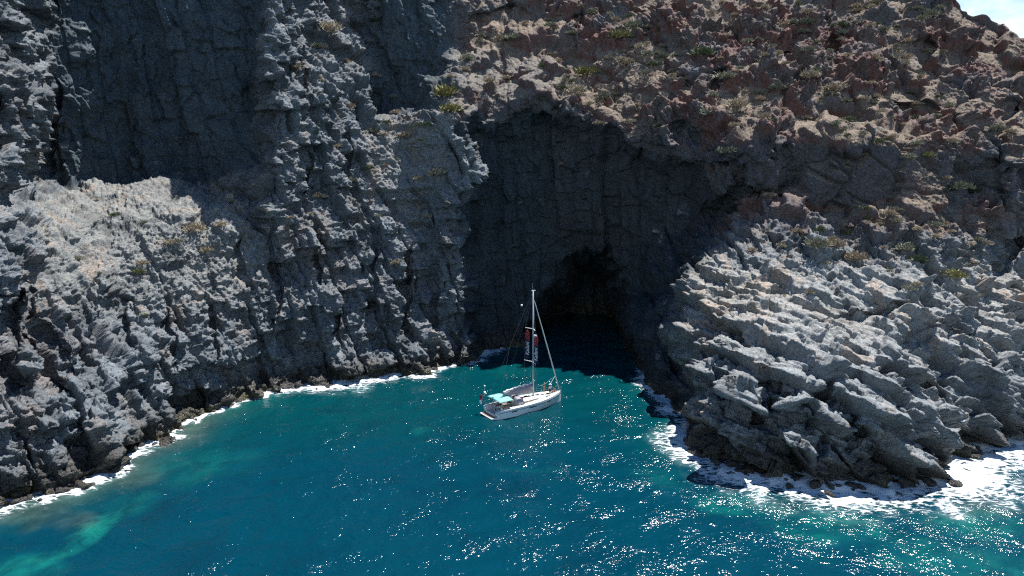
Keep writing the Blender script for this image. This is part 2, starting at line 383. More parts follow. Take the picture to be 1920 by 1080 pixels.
# ------------------------------------------------------------------ rock colours (rock kind, soil, guano, wet band; shade painted into the recesses)
def lerp(a, b, t): return a+(b-a)*t[:, None]
C0 = lambda *c: np.array(c, np.float32)[None, :]
n_a = fbm(P, 0.09, 4, 120.0)*0.5+0.5; n_b = fbm(P, 0.35, 4, 160.0)*0.5+0.5; n_c = fbm(P, 1.2, 3, 190.0, 0.65)*0.5+0.5
grey = C0(0.142, 0.161, 0.177); grey = grey*(0.70+0.55*n_b[:, None])*(0.85+0.35*R2[:, None])
warm = C0(0.155, 0.114, 0.101)*(0.7+0.6*n_b[:, None])*(0.8+0.4*R3[:, None])
red = C0(0.150, 0.070, 0.058)*(0.7+0.7*n_c[:, None])
pale = C0(0.235, 0.235, 0.222)*(0.72+0.5*n_c[:, None])
soil = C0(0.205, 0.158, 0.118)*(0.8+0.4*n_c[:, None])
slab = C0(0.325, 0.335, 0.33)*(0.72+0.4*n_b[:, None])*(0.85+0.25*R3[:, None])
dark = C0(0.023, 0.045, 0.060)*(0.8+0.5*n_b[:, None])  # blue-dark tone of shade, not a rock kind
wet = C0(0.040, 0.036, 0.030)*(0.7+0.8*n_c[:, None])
col = np.repeat(grey*1.0, 1, 0)
col = lerp(col, warm, sstep(0.56, 0.76, n_a)*0.30)
col = lerp(col, dark*np.ones_like(col), np.clip(calm*0.80*(0.8+0.4*(n_a-0.5)), 0, 1))  # shade painted into the colour of the hollow and alcove walls
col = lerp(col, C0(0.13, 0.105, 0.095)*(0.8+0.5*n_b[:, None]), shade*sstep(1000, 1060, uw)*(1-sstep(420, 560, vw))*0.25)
hm = np.clip(hill, 0, 1)
col = lerp(col, warm, hm*0.9)
col = lerp(col, red, hm*sstep(0.40, 0.58, n_b)*0.85)
col = lerp(col, grey*0.75, hm*sstep(0.50, 0.62, n_a)*0.65)
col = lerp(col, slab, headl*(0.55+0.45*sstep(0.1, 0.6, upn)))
col = lerp(col, C0(0.31, 0.275, 0.225)*(0.8+0.4*n_c[:, None]), headl*(1-sstep(540, 640, vw))*sstep(0.4, 0.6, n_a)*0.6)
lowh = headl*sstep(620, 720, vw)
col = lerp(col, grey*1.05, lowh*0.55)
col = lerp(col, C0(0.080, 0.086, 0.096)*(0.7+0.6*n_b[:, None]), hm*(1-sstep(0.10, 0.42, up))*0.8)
col = lerp(col, col*0.6, shade)  # hollow round the cave darkened again, more shade in its colour
# soil and small scree where it is flat enough to lie
sl_m = (hm*(1-ocm)*sstep(0.15, 0.5, upn)*0.9 + sstep(0.50, 0.78, upn)*sstep(0.38, 0.6, n_b)*(hm*0.6+0.30*(1-hm)*(1-calm)))*(1-sstep(600, 700, vw))
col = lerp(col, soil, np.clip(sl_m, 0, 1))
col = lerp(col, pale, np.clip(ledge*(0.55+0.6*(n_b-0.3)) + scree*(1-ledge)*0.45, 0, 0.9))
knoll = sstep(790, 840, uw)*(1-sstep(1000, 1080, uw))*sstep(80, 110, vw)*(1-sstep(230, 270, vw))
col = lerp(col, pale*0.8, knoll*0.5*sstep(0.2, 0.6, upn))
# streaks of guano
# rusty and pale run-off streaks down the walls
st_ = fbm([P[0]*1.0, P[1]*1.0, P[2]*0.10], 0.45, 3, 250.0)
col = lerp(col, col*np.array([1.35, 1.05, 0.85], np.float32), sstep(0.18, 0.4, st_)*0.6*(1-hm)*(1-calm))
col = lerp(col, col*0.62, sstep(0.18, 0.4, -st_)*0.8*(1-hm))
gs = fbm([P[0]*1.0, P[1]*1.0, P[2]*0.22], 0.7, 3, 210.0)
col = lerp(col, pale*1.1, sstep(0.36, 0.55, gs)*sstep(0.2, 0.6, upn)*0.7*(1-hm*0.5))
# wet, weed covered band at the water
zz = Z2.ravel()
wl = 1-sstep(1.0+1.2*n_b, 3.0+3.0*n_a, zz)
col = lerp(col, wet, np.clip(wl, 0, 1)*0.92)
col = lerp(col, C0(0.075, 0.068, 0.028)*(0.6+0.8*n_c[:, None]), (1-sstep(0.3, 1.6, zz))*sstep(0.5, 0.62, n_b)*0.6)
col = np.clip(col, 0.01, 0.8).astype(np.float32)

def grid_mesh(name, X, Y, Z, mat, flip=False):
    nr, nu = X.shape
    me = bpy.data.meshes.new(name)
    co = np.stack([X, Y, Z], -1).reshape(-1, 3).astype(np.float32)
    idx = np.arange(nr*nu, dtype=np.int32).reshape(nr, nu)
    a, b, c, d = idx[:-1, :-1], idx[:-1, 1:], idx[1:, 1:], idx[1:, :-1]
    q = np.stack([a, b, c, d] if not flip else [a, d, c, b], -1).reshape(-1, 4)
    me.vertices.add(len(co)); me.vertices.foreach_set('co', co.ravel())
    me.loops.add(q.size); me.loops.foreach_set('vertex_index', q.ravel())
    me.polygons.add(len(q)); me.polygons.foreach_set('loop_start', np.arange(0, q.size, 4, dtype=np.int32))
    me.update(calc_edges=True)
    me.materials.append(mat)
    o = bpy.data.objects.new(name, me); COL.objects.link(o)
    return o
def color_attr(me, name, rgb):
    a = me.color_attributes.new(name, 'FLOAT_COLOR', 'POINT')
    buf = np.ones((len(rgb), 4), np.float32); buf[:, :3] = rgb
    a.data.foreach_set('color', buf.ravel())
def float_attr(me, name, val):
    a = me.attributes.new(name, 'FLOAT', 'POINT'); a.data.foreach_set('value', np.asarray(val, np.float32).ravel())

def new_mat(name):
    m = bpy.data.materials.new(name); m.use_nodes = True
    b = m.node_tree.nodes['Principled BSDF']
    return m, m.node_tree, b
def N(nt, t, **kw):
    n = nt.nodes.new(t)
    for k, v in kw.items():
        if k.startswith('_'): n.inputs[k[1:]].default_value = v
        else: setattr(n, k, v)
    return n

# rock
rock, rt, rb = new_mat("rock")
at_ = N(rt, 'ShaderNodeAttribute', attribute_name='tint')
geo = N(rt, 'ShaderNodeTexCoord')
n1 = N(rt, 'ShaderNodeTexNoise'); n1.inputs['Scale'].default_value = 2.2; n1.inputs['Detail'].default_value = 8; n1.inputs['Roughness'].default_value = 0.7
rt.links.new(geo.outputs['Object'], n1.inputs['Vector'])
mr = N(rt, 'ShaderNodeMapRange'); mr.inputs[1].default_value = 0.3; mr.inputs[2].default_value = 0.7; mr.inputs[3].default_value = 0.62; mr.inputs[4].default_value = 1.4
rt.links.new(n1.outputs['Fac'], mr.inputs[0])
vm = N(rt, 'ShaderNodeVectorMath', operation='SCALE'); rt.links.new(at_.outputs['Color'], vm.inputs[0]); rt.links.new(mr.outputs[0], vm.inputs['Scale'])
rt.links.new(vm.outputs[0], rb.inputs['Base Color'])
bn = N(rt, 'ShaderNodeTexNoise'); bn.inputs['Scale'].default_value = 3.5; bn.inputs['Detail'].default_value = 10; bn.inputs['Roughness'].default_value = 0.68
rt.links.new(geo.outputs['Object'], bn.inputs['Vector'])
bv = N(rt, 'ShaderNodeTexVoronoi', feature='DISTANCE_TO_EDGE'); bv.inputs['Scale'].default_value = 1.3
mpp = N(rt, 'ShaderNodeMapping'); mpp.inputs['Scale'].default_value = (1, 1, 1.6)
wn = N(rt, 'ShaderNodeTexNoise'); wn.inputs['Scale'].default_value = 0.9
va = N(rt, 'ShaderNodeVectorMath', operation='ADD'); rt.links.new(geo.outputs['Object'], wn.inputs['Vector'])
rt.links.new(wn.outputs['Color'], va.inputs[0]); rt.links.new(geo.outputs['Object'], va.inputs[1]); rt.links.new(va.outputs[0], mpp.inputs['Vector']); rt.links.new(mpp.outputs[0], bv.inputs['Vector'])
cmn = N(rt, 'ShaderNodeMapRange'); cmn.inputs[2].default_value = 0.04; rt.links.new(bv.outputs['Distance'], cmn.inputs[0])
sumn = N(rt, 'ShaderNodeMath', operation='MULTIPLY_ADD'); sumn.inputs[1].default_value = 0.10; rt.links.new(cmn.outputs[0], sumn.inputs[0])
sc2 = N(rt, 'ShaderNodeMath', operation='MULTIPLY'); sc2.inputs[1].default_value = 0.5; rt.links.new(bn.outputs['Fac'], sc2.inputs[0]); rt.links.new(sc2.outputs[0], sumn.inputs[2])
bp = N(rt, 'ShaderNodeBump'); bp.inputs['Strength'].default_value = 1.0; bp.inputs['Distance'].default_value = 0.55
rt.links.new(sumn.outputs[0], bp.inputs['Height']); rt.links.new(bp.outputs[0], rb.inputs['Normal'])
wt_ = N(rt, 'ShaderNodeAttribute', attribute_name='wet')
rr = N(rt, 'ShaderNodeMapRange'); rr.inputs[3].default_value = 0.85; rr.inputs[4].default_value = 0.28; rt.links.new(wt_.outputs['Fac'], rr.inputs[0]); rt.links.new(rr.outputs[0], rb.inputs['Roughness'])
rb.inputs['Specular IOR Level'].default_value = 0.35

cliff = grid_mesh("cliff", X2, Y2, Z2, rock)
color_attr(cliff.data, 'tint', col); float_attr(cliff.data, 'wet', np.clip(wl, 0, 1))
tag(cliff, kind='structure')

# ------------------------------------------------------------------ the sea
def surf_pts():
    Zc = Z2[:NV]; s = (Zc[:-1] > 0) != (Zc[1:] > 0)
    r, c = np.nonzero(s)
    return np.stack([X2[r, c], Y2[r, c], UU[r, c]], -1)
SH = surf_pts(); SH = SH[SH[:, 1] < 135]
gx = np.concatenate([-np.geomspace(3000, 62, 22), np.arange(-60, 72, 0.34), np.geomspace(73, 3000, 24)])
gy = np.concatenate([-np.geomspace(600, 22, 10), np.arange(-20, 30, 4), np.arange(30, 134, 0.34), np.geomspace(135, 3500, 24)])
WX, WY = np.meshgrid(gx, gy)
WX = WX.astype(np.float32); WY = WY.astype(np.float32)
Pw = [WX.ravel(), WY.ravel(), np.zeros(WX.size, np.float32)]
sw = 0.22*np.sin(WX*0.42+WY*0.9+1.5*np.sin(WX*0.11)) + 0.12*np.sin(-WX*0.8+WY*1.6+0.7) 
wz = sw*0.35 + (fbm(Pw, 0.45, 3, 7.0)*0.22).reshape(WX.shape)
# distance to the shore, and how wide the surf is there
sd = np.full(WX.size, 60, np.float32); sf = np.zeros(WX.size, np.float32)
near = (Pw[0] > -66) & (Pw[0] < 76) & (Pw[1] > 28) & (Pw[1] < 136)
ids = np.nonzero(near)[0]
S3 = SH[::2]
wid = np.interp(S3[:, 2], [-200, 0, 120, 200, 250, 330, 420, 520, 560, 610, 660, 720, 780, 850, 900, 945, 975, 1200, 1225, 1260, 1330, 1400, 1480, 1600, 1750, 1850, 1900, 1960, 2400],
                          [2.8, 3.2, 2.2, 1.4, 2.4, 0.9, 1.1, 1.0, 2.2, 4.0, 4.6, 3.6, 2.5, 1.5, 1.7, 1.2, 0.1, 0.15, 2.2, 3.2, 3.8, 5.0, 6.2, 6.8, 7.0, 8.5, 11, 13, 13]).astype(np.float32)
wid = wid*np.where(S3[:, 2] < 960, np.clip(1.0+1.6*fbm([S3[:, 0], S3[:, 1], S3[:, 1]*0], 0.22, 3, 5.0), 0.15, 2.0), np.clip(1.0+0.7*fbm([S3[:, 0], S3[:, 1], S3[:, 1]*0], 0.2, 3, 5.0), 0.4, 1.6)).astype(np.float32)
# coarse bins of the shore to keep the search short
for k in range(0, len(ids), 6000):
    b = ids[k:k+6000]
    px = Pw[0][b]; py = Pw[1][b]
    mk = (S3[:, 0] > px.min()-16) & (S3[:, 0] < px.max()+16) & (S3[:, 1] > py.min()-16) & (S3[:, 1] < py.max()+16)
    if not mk.any(): continue
    Sx = S3[mk]; ww = wid[mk]
    d = np.sqrt((px[:, None]-Sx[None, :, 0])**2+(py[:, None]-Sx[None, :, 1])**2)
    j = d.argmin(1); r = np.arange(len(b))
    sd[b] = d[r, j]
    sf[b] = (1-d/ww[None, :]).max(1)
foam = np.clip(sf, 0, 1)
foam_in = foam.copy()
fm = fbm(Pw, 0.5, 3, 31.0)
foam = np.clip(0.95*foam**0.9 + fm*0.5*(foam > 0), 0, 1)
# colour of the water body
def blob(cx, cy, rx, ry, p=1.0):
    w = fbm(Pw, 0.12, 3, cx)*0.7
    q = ((Pw[0]-cx)/rx)**2+((Pw[1]-cy)/ry)**2
    return np.clip(1-q*(1+w), 0, 1)**p
deep = C0(0.0002, 0.031, 0.052); mid = C0(0.0002, 0.037, 0.047); turq = C0(0.004, 0.105, 0.090); dkb = C0(0.001, 0.015, 0.030); shoal = C0(0.045, 0.075, 0.062)
wn_ = fbm(Pw, 0.035, 4, 300.0)*0.5+0.5; wn2 = fbm(Pw, 0.16, 4, 330.0)*0.5+0.5; bed = sstep(-0.25, 0.3, fbm(Pw, 0.55, 4, 360.0, 0.65))
wc = lerp(np.repeat(deep, len(Pw[0]), 0), mid*np.ones((len(Pw[0]), 3), np.float32), sstep(70, 105, Pw[1]+(wn_-0.5)*40))
wc = lerp(wc, dkb, sstep(0.5, 0.75, wn2)*0.35)
nearshore = np.exp(-np.maximum(sd, 0)/3.2)
wc = lerp(wc, turq, np.clip(nearshore*0.55*(SH.shape[0] > 0), 0, 1)*sstep(0.35, 0.6, wn2))
leftsh = (1-sstep(-30, -12, Pw[0]))*(1-sstep(86, 96, Pw[1]))
wc = lerp(wc, shoal, leftsh*np.exp(-(np.maximum(sd-0, 0)/3.0)**2)*0.85)
def wpt(u, v):
    y = Yw(v); d = (v-540)/FPX; return (u-960)/FPX*y/(CP-d*SP), y
for (bu, bv, rx, ry, s, p) in [(165, 1000, 1.9, 4.5, 0.95, .7), (60, 1050, 2.8, 2.0, 0.8, .7), (250, 945, 3.0, 3.0, 0.35, 1), (400, 870, 8, 6, 0.35, 1), (20, 1075, 6, 3, 0.6, 1),
        (790, 808, 1.7, 1.7, 0.38, .6), (1380, 945, 5, 3, 0.55, 1), (1560, 985, 7, 4, 0.5, 1), (1650, 1030, 9, 4, 0.55, 1), (1850, 985, 8, 4, 0.6, 1), (1880, 1070, 8, 4, 0.4, 1), (1240, 900, 4, 4, 0.22, 1),
        (1000, 880, 6, 1.0, 0.15, 1), (950, 690, 10, 6, 0.22, 1)]:
    c = wpt(bu, bv); k = blob(c[0], c[1], rx, ry, p)*sstep(0.3, 0.62, wn2+0.12)
    wc = lerp(wc, turq*1.15, k*s*(0.35+0.75*bed))
for (bu, bv, rx, ry, s) in [(110, 985, 4, 3, 0.7), (60, 960, 4, 3, 0.6), (250, 900, 4, 3, 0.45), (370, 800, 5, 2, 0.4), (960, 800, 5, 2.5, 0.0), (1780, 945, 8, 3, 0.45), (1450, 945, 4, 2, 0.3)]:
    c = wpt(bu, bv); k = blob(c[0], c[1], rx, ry, 1)*sstep(0.3, 0.6, wn2)
    wc = lerp(wc, shoal*(0.5+0.7*bed[:, None]), k*s)
# air beaten into the water round the surf
wc = lerp(wc, C0(0.30, 0.48, 0.48), np.clip(sf+0.10, 0, 1)*0.50*sstep(0.35, 0.65, fm*0.5+0.5))

sea, st, sb = new_mat("sea_water")
a1 = N(st, 'ShaderNodeAttribute', attribute_name='tint'); st.links.new(a1.outputs['Color'], sb.inputs['Base Color'])
sb.inputs['Roughness'].default_value = 0.12; sb.inputs['IOR'].default_value = 1.333
tcs = N(st, 'ShaderNodeTexCoord'); msp = N(st, 'ShaderNodeMapping'); msp.inputs['Rotation'].default_value = (0, 0, 0.35); msp.inputs['Scale'].default_value = (1.0, 1.7, 1)
st.links.new(tcs.outputs['Object'], msp.inputs['Vector'])
gust = N(st, 'ShaderNodeTexNoise'); gust.inputs['Scale'].default_value = 0.16; gust.inputs['Detail'].default_value = 4; gust.inputs['Roughness'].default_value = 0.6
st.links.new(tcs.outputs['Object'], gust.inputs['Vector'])
gmr = N(st, 'ShaderNodeMapRange'); gmr.inputs[1].default_value = 0.36; gmr.inputs[2].default_value = 0.66; gmr.inputs[3].default_value = 0.15; gmr.inputs[4].default_value = 0.73; st.links.new(gust.outputs['Fac'], gmr.inputs[0])
hs = None
for sc_, am, det in ((0.55, 0.50, 3), (1.7, 0.36, 3), (4.0, 0.085, 2)):
    nn = N(st, 'ShaderNodeTexNoise'); nn.inputs['Scale'].default_value = sc_; nn.inputs['Detail'].default_value = det; nn.inputs['Roughness'].default_value = 0.5
    st.links.new(msp.outputs[0], nn.inputs['Vector'])
    ml = N(st, 'ShaderNodeMath', operation='MULTIPLY_ADD'); ml.inputs[1].default_value = am; ml.inputs[2].default_value = 0
    st.links.new(nn.outputs['Fac'], ml.inputs[0])
    if hs is not None: st.links.new(hs, ml.inputs[2])
    hs = ml.outputs[0]
gm = N(st, 'ShaderNodeMath', operation='MULTIPLY'); st.links.new(hs, gm.inputs[0]); st.links.new(gmr.outputs[0], gm.inputs[1]); hs = gm.outputs[0]
bs = N(st, 'ShaderNodeBump'); bs.inputs['Strength'].default_value = 1.0; bs.inputs['Distance'].default_value = 0.9
st.links.new(hs, bs.inputs['Height']); st.links.new(bs.outputs[0], sb.inputs['Normal'])
water = grid_mesh("sea_water", WX, WY, wz.astype(np.float32), sea)
color_attr(water.data, 'tint', np.clip(wc, 0, 1).astype(np.float32)); tag(water, kind='structure')
for p in (water.data,): p.polygons.foreach_set('use_smooth', np.ones(len(p.polygons), bool))

# ------------------------------------------------------------------ surf along the rocks: only where there is foam
fmm, ft, fb = new_mat("sea_foam")
fb.inputs['Base Color'].default_value = (0.58, 0.63, 0.66, 1); fb.inputs['Roughness'].default_value = 0.7
fa = N(ft, 'ShaderNodeAttribute', attribute_name='foam'); ftc = N(ft, 'ShaderNodeTexCoord')
fmap = N(ft, 'ShaderNodeMapping'); fmap.inputs['Rotation'].default_value = (0, 0, 0.5); fmap.inputs['Scale'].default_value = (0.8, 1.5, 1)
ft.links.new(ftc.outputs['Object'], fmap.inputs['Vector'])
f1 = N(ft, 'ShaderNodeTexNoise'); f1.inputs['Scale'].default_value = 1.0; f1.inputs['Detail'].default_value = 9; f1.inputs['Roughness'].default_value = 0.68; f1.inputs['Distortion'].default_value = 0.9
ft.links.new(fmap.outputs[0], f1.inputs['Vector'])
fad = N(ft, 'ShaderNodeMath', operation='MULTIPLY_ADD'); fad.inputs[1].default_value = 0.62; ft.links.new(fa.outputs['Fac'], fad.inputs[0]); ft.links.new(f1.outputs['Fac'], fad.inputs[2])
fv = N(ft, 'ShaderNodeTexVoronoi', feature='DISTANCE_TO_EDGE'); fv.inputs['Scale'].default_value = 0.9
fw = N(ft, 'ShaderNodeVectorMath', operation='MULTIPLY_ADD'); fw.inputs[1].default_value = (1.6, 1.6, 0); ft.links.new(f1.outputs['Color'], fw.inputs[0]); ft.links.new(fmap.outputs[0], fw.inputs[2]); ft.links.new(fw.outputs[0], fv.inputs['Vector'])
fl_ = N(ft, 'ShaderNodeMapRange'); fl_.inputs[2].default_value = 0.22; fl_.inputs[3].default_value = 0.20; fl_.inputs[4].default_value = -0.07; ft.links.new(fv.outputs['Distance'], fl_.inputs[0])
fs = N(ft, 'ShaderNodeMath', operation='ADD'); ft.links.new(fad.outputs[0], fs.inputs[0]); ft.links.new(fl_.outputs[0], fs.inputs[1]); fad = fs
frg = N(ft, 'ShaderNodeMapRange'); frg.interpolation_type = 'SMOOTHSTEP'; frg.inputs[1].default_value = 0.72; frg.inputs[2].default_value = 1.0
ft.links.new(fad.outputs[0], frg.inputs[0]); ft.links.new(frg.outputs[0], fb.inputs['Alpha'])
fbp = N(ft, 'ShaderNodeBump'); fbp.inputs['Distance'].default_value = 0.25; fbp.inputs['Strength'].default_value = 0.7; ft.links.new(f1.outputs['Fac'], fbp.inputs['Height']); ft.links.new(fbp.outputs[0], fb.inputs['Normal'])
fg = foam.reshape(WX.shape); lump = np.clip(fg, 0, 1)
idx = np.arange(WX.size, dtype=np.int32).reshape(WX.shape)
cellf = np.maximum.reduce([fg[:-1, :-1], fg[1:, :-1], fg[:-1, 1:], fg[1:, 1:]])
okc = cellf > 0.04
qq = np.stack([idx[:-1, :-1][okc], idx[:-1, 1:][okc], idx[1:, 1:][okc], idx[1:, :-1][okc]], -1)
uq, inv = np.unique(qq, return_inverse=True); qq = inv.reshape(-1, 4).astype(np.int32)
me = bpy.data.meshes.new("sea_foam")
fz = wz.ravel()[uq] + 0.05 + 0.28*foam[uq]**2*(0.6+0.8*(vnoise(Pw[0][uq]*0.8, Pw[1][uq]*0.8, Pw[2][uq])))
co = np.stack([Pw[0][uq], Pw[1][uq], fz], -1).astype(np.float32)
me.vertices.add(len(co)); me.vertices.foreach_set('co', co.ravel()); me.loops.add(qq.size); me.loops.foreach_set('vertex_index', qq.ravel())
me.polygons.add(len(qq)); me.polygons.foreach_set('loop_start', np.arange(0, qq.size, 4, dtype=np.int32)); me.update(calc_edges=True)
me.materials.append(fmm); float_attr(me, 'foam', foam[uq]); me.polygons.foreach_set('use_smooth', np.ones(len(me.polygons), bool))
fo = bpy.data.objects.new("sea_foam", me); COL.objects.link(fo)
tag(fo, 'white surf breaking along the foot of the cliffs', 'foam', kind='stuff')

# ------------------------------------------------------------------ helpers for made objects
def flat_mat(name, rgb, rough=0.5, metal=0.0, noise=0.12, scale=6.0):
    m, t, b = new_mat(name)
    n = N(t, 'ShaderNodeTexNoise'); n.inputs['Scale'].default_value = scale; n.inputs['Detail'].default_value = 4
    tcx = N(t, 'ShaderNodeTexCoord'); t.links.new(tcx.outputs['Object'], n.inputs['Vector'])
    r = N(t, 'ShaderNodeMapRange'); r.inputs[3].default_value = 1-noise; r.inputs[4].default_value = 1+noise; t.links.new(n.outputs['Fac'], r.inputs[0])
    v = N(t, 'ShaderNodeVectorMath', operation='SCALE'); v.inputs[0].default_value = rgb; t.links.new(r.outputs[0], v.inputs['Scale']); t.links.new(v.outputs[0], b.inputs['Base Color'])
    b.inputs['Roughness'].default_value = rough; b.inputs['Metallic'].default_value = metal
    return m
M = {
 'gelcoat': flat_mat("white_gelcoat", (0.70, 0.73, 0.76), 0.25, 0, 0.04),
 'deck': flat_mat("deck_white", (0.66, 0.64, 0.61), 0.6, 0, 0.06),
 'teak': flat_mat("weathered_teak", (0.20, 0.155, 0.115), 0.7, 0, 0.3, 9),
 'window': flat_mat("dark_window", (0.012, 0.016, 0.022), 0.12, 0, 0.1),
 'stripe': flat_mat("blue_grey_stripe", (0.10, 0.14, 0.22), 0.35),
 'antifoul': flat_mat("antifouling", (0.02, 0.05, 0.08), 0.7),
 'alloy': flat_mat("anodised_alloy", (0.42, 0.46, 0.50), 0.4, 0.35, 0.05),
 'steel': flat_mat("stainless_steel", (0.6, 0.62, 0.65), 0.25, 0.8, 0.05),
 'canvas': flat_mat("grey_canvas", (0.30, 0.27, 0.29), 0.9, 0, 0.2, 3),
 'sail': flat_mat("sail_cloth", (0.72, 0.72, 0.72), 0.8, 0, 0.08, 3),
 'teal': flat_mat("teal_canvas", (0.19, 0.47, 0.45), 0.85, 0, 0.06, 2),
 'rope': flat_mat("pale_rope", (0.50, 0.56, 0.56), 0.8),
 'wire': flat_mat("rigging_wire", (0.22, 0.25, 0.28), 0.4, 0.5),
 'red': flat_mat("red_cloth", (0.24, 0.02, 0.035), 0.8, 0, 0.25, 3),
 'navy': flat_mat("navy_cloth", (0.006, 0.014, 0.045), 0.9, 0, 0.2, 3),
 'white': flat_mat("white_cloth", (0.75, 0.76, 0.78), 0.8),
 'skin': flat_mat("skin", (0.42, 0.22, 0.15), 0.6),
 'hair': flat_mat("dark_hair", (0.035, 0.022, 0.015), 0.6),
 'fair': flat_mat("fair_hair", (0.30, 0.20, 0.12), 0.6),
 'pink': flat_mat("pink_cloth", (0.48, 0.12, 0.14), 0.8),
 'black': flat_mat("dark_cloth", (0.02, 0.022, 0.03), 0.8),
}
def mesh_obj(name, verts, faces, mat, parent=None, smooth=False):
    me = bpy.data.meshes.new(name); me.from_pydata([tuple(v) for v in verts], [], faces); me.update()
    for m in (mat if isinstance(mat, (list, tuple)) else [mat]): me.materials.append(m)
    if smooth: me.polygons.foreach_set('use_smooth', [True]*len(me.polygons))
    o = bpy.data.objects.new(name, me); COL.objects.link(o)
    if parent: o.parent = parent
    return o
class MB:
    def __init__(s): s.v = []; s.f = []
    def add(s, v, f):
        b = len(s.v); s.v += [tuple(p) for p in v]; s.f += [tuple(i+b for i in q) for q in f]; return s
    def box(s, c, d, rz=0):
        hx_, hy_, hz_ = d[0]/2, d[1]/2, d[2]/2; R_ = Matrix.Rotation(rz, 3, 'Z')
        v = [Vector(c)+R_ @ Vector((sx*hx_, sy*hy_, sz*hz_)) for sx in (-1, 1) for sy in (-1, 1) for sz in (-1, 1)]
        return s.add(v, [(0,1,3,2),(4,6,7,5),(0,4,5,1),(2,3,7,6),(0,2,6,4),(1,5,7,3)])
    def tube(s, pts, r, n=6, sx=1.0):
        pts = [Vector(p) for p in pts]; rs = r if isinstance(r, (list, tuple)) else [r]*len(pts)
        rings = []
        for i, p in enumerate(pts):
            d = (pts[min(i+1, len(pts)-1)]-pts[max(i-1, 0)]).normalized()
            a = d.orthogonal().normalized() if abs(d.z) < 0.99 else Vector((1, 0, 0)); b = d.cross(a).normalized(); a = b.cross(d)
            rings.append([p+(a*math.cos(2*math.pi*k/n)*sx+b*math.sin(2*math.pi*k/n))*rs[i] for k in range(n)])
        v = [q for R_ in rings for q in R_]; f = []
        for i in range(len(pts)-1):
            for k in range(n):
                f.append((i*n+k, i*n+(k+1) % n, (i+1)*n+(k+1) % n, (i+1)*n+k))
        f.append(tuple(range(n-1, -1, -1))); f.append(tuple((len(pts)-1)*n+k for k in range(n)))
        return s.add(v, f)
    def ball(s, c, r, n=8):
        v = []; f = []
        for i in range(1, n):
            for k in range(2*n):
                a = math.pi*i/n; b = math.pi*k/n
                v.append((c[0]+r*math.sin(a)*math.cos(b), c[1]+r*math.sin(a)*math.sin(b), c[2]+r*math.cos(a)))
        v.append((c[0], c[1], c[2]+r)); v.append((c[0], c[1], c[2]-r)); m_ = 2*n
        for i in range(n-2):
            for k in range(m_): f.append((i*m_+k, (i+1)*m_+k, (i+1)*m_+(k+1) % m_, i*m_+(k+1) % m_))
        for k in range(m_):
            f.append((len(v)-2, k, (k+1) % m_)); f.append((len(v)-1, (n-2)*m_+(k+1) % m_, (n-2)*m_+k))
        return s.add(v, f)
    def build(s, name, mat, parent=None, smooth=False): return mesh_obj(name, s.v, s.f, mat, parent, smooth)
def empty(name, loc, rz=0):
    o = bpy.data.objects.new(name, None); o.empty_display_size = 0.5; COL.objects.link(o); o.location = loc; o.rotation_euler = (0, 0, rz); return o

# ------------------------------------------------------------------ the sailing yacht (x forward, y to port, z up from the water)
BH = math.radians(33.6)
yacht = empty("sailing_yacht", (-3.0, 90.0, 0.0), BH)
tag(yacht, 'white sailing yacht with a teal awning, anchored in front of the cave', 'sailboat')
L = 12.3
def half(t):
    s = t/L
    return 1.98*(1-max(0, (s-0.42)/0.58)**2.3)*(0.90+0.10*min(1, s/0.35))
def sheer(t): return 1.20+0.34*(t/L)**1.6
sta = [0, 0.5, 1.2, 2, 3, 4, 5, 6, 7, 8, 9, 9.8, 10.6, 11.3, 11.8, 12.1, 12.28]
def section(t, side):
    b = half(t); h = sheer(t); s = t/L
    wl = b*(0.93-0.34*max(0, s-0.35)/0.65)
    rake = 0.0
    return [(t, side*0.0, -0.55+0.35*max(0, s-0.8)*2), (t, side*wl*0.62, -0.42+0.2*s), (t, side*wl, 0.0), (t, side*wl*1.01, 0.12), (t, side*(wl*0.35+b*0.65), h*0.55), (t, side*b*0.985, h*0.72), (t, side*b, h*0.80), (t, side*b, h)]
V_ = []; F_ = []; MI = []
for side in (1, -1):
    base = len(V_); ns = 8
    for t_ in sta: V_ += section(t_, side)
    for i in range(len(sta)-1):
        for k in range(ns-1):
            a = base+i*ns+k; q = (a, a+ns, a+ns+1, a+1)
            F_.append(q if side == -1 else q[::-1]); MI.append(1 if k < 2 else (2 if k == 5 else 0))
# closed stern below the platform and the stem
F_.append((0, 1, 2, 3, 4, len(sta)*8+4, len(sta)*8+3, len(sta)*8+2, len(sta)*8+1)); MI.append(0)
e = (len(sta)-1)*8
F_.append(tuple([e+k for k in range(8)]+[len(sta)*8+e+k for k in range(7, 0, -1)])); MI.append(0)
hull = mesh_obj("hull", V_, F_, [M['gelcoat'], M['antifoul'], M['stripe']], yacht)
hull.data.polygons.foreach_set('material_index', MI)
# hull windows
for side in (-1, 1):
    for (t0, t1) in ((2.3, 3.25), (5.3, 6.5), (8.75, 9.5)):
        mb = MB(); v = []
        for t_ in (t0, (t0+t1)/2, t1):
            b = half(t_); h = sheer(t_)
            for zf in (0.58, 0.70):
                yy = b*(0.975 if zf > 0.6 else 0.955)-b*0.0
                wlv = b*(0.93-0.34*max(0, t_/L-0.35)/0.65)
                k = (zf-0.55)/(0.72-0.55); y0 = (wlv*0.35+b*0.65); yy = y0+(b*0.985-y0)*k
                v.append((t_, side*(yy+0.012), h*zf)); v.append((t_, side*(yy-0.05), h*zf))
        f = []
        for i in (0, 1):
            a = i*4; f += [(a, a+4, a+6, a+2), (a+1, a+3, a+7, a+5), (a, a+1, a+5, a+4), (a+2, a+6, a+7, a+3)]
        f += [(0, 2, 3, 1), (8, 9, 11, 10)]
        mb.add(v, f); mb.build("hull_window", M['window'], hull)
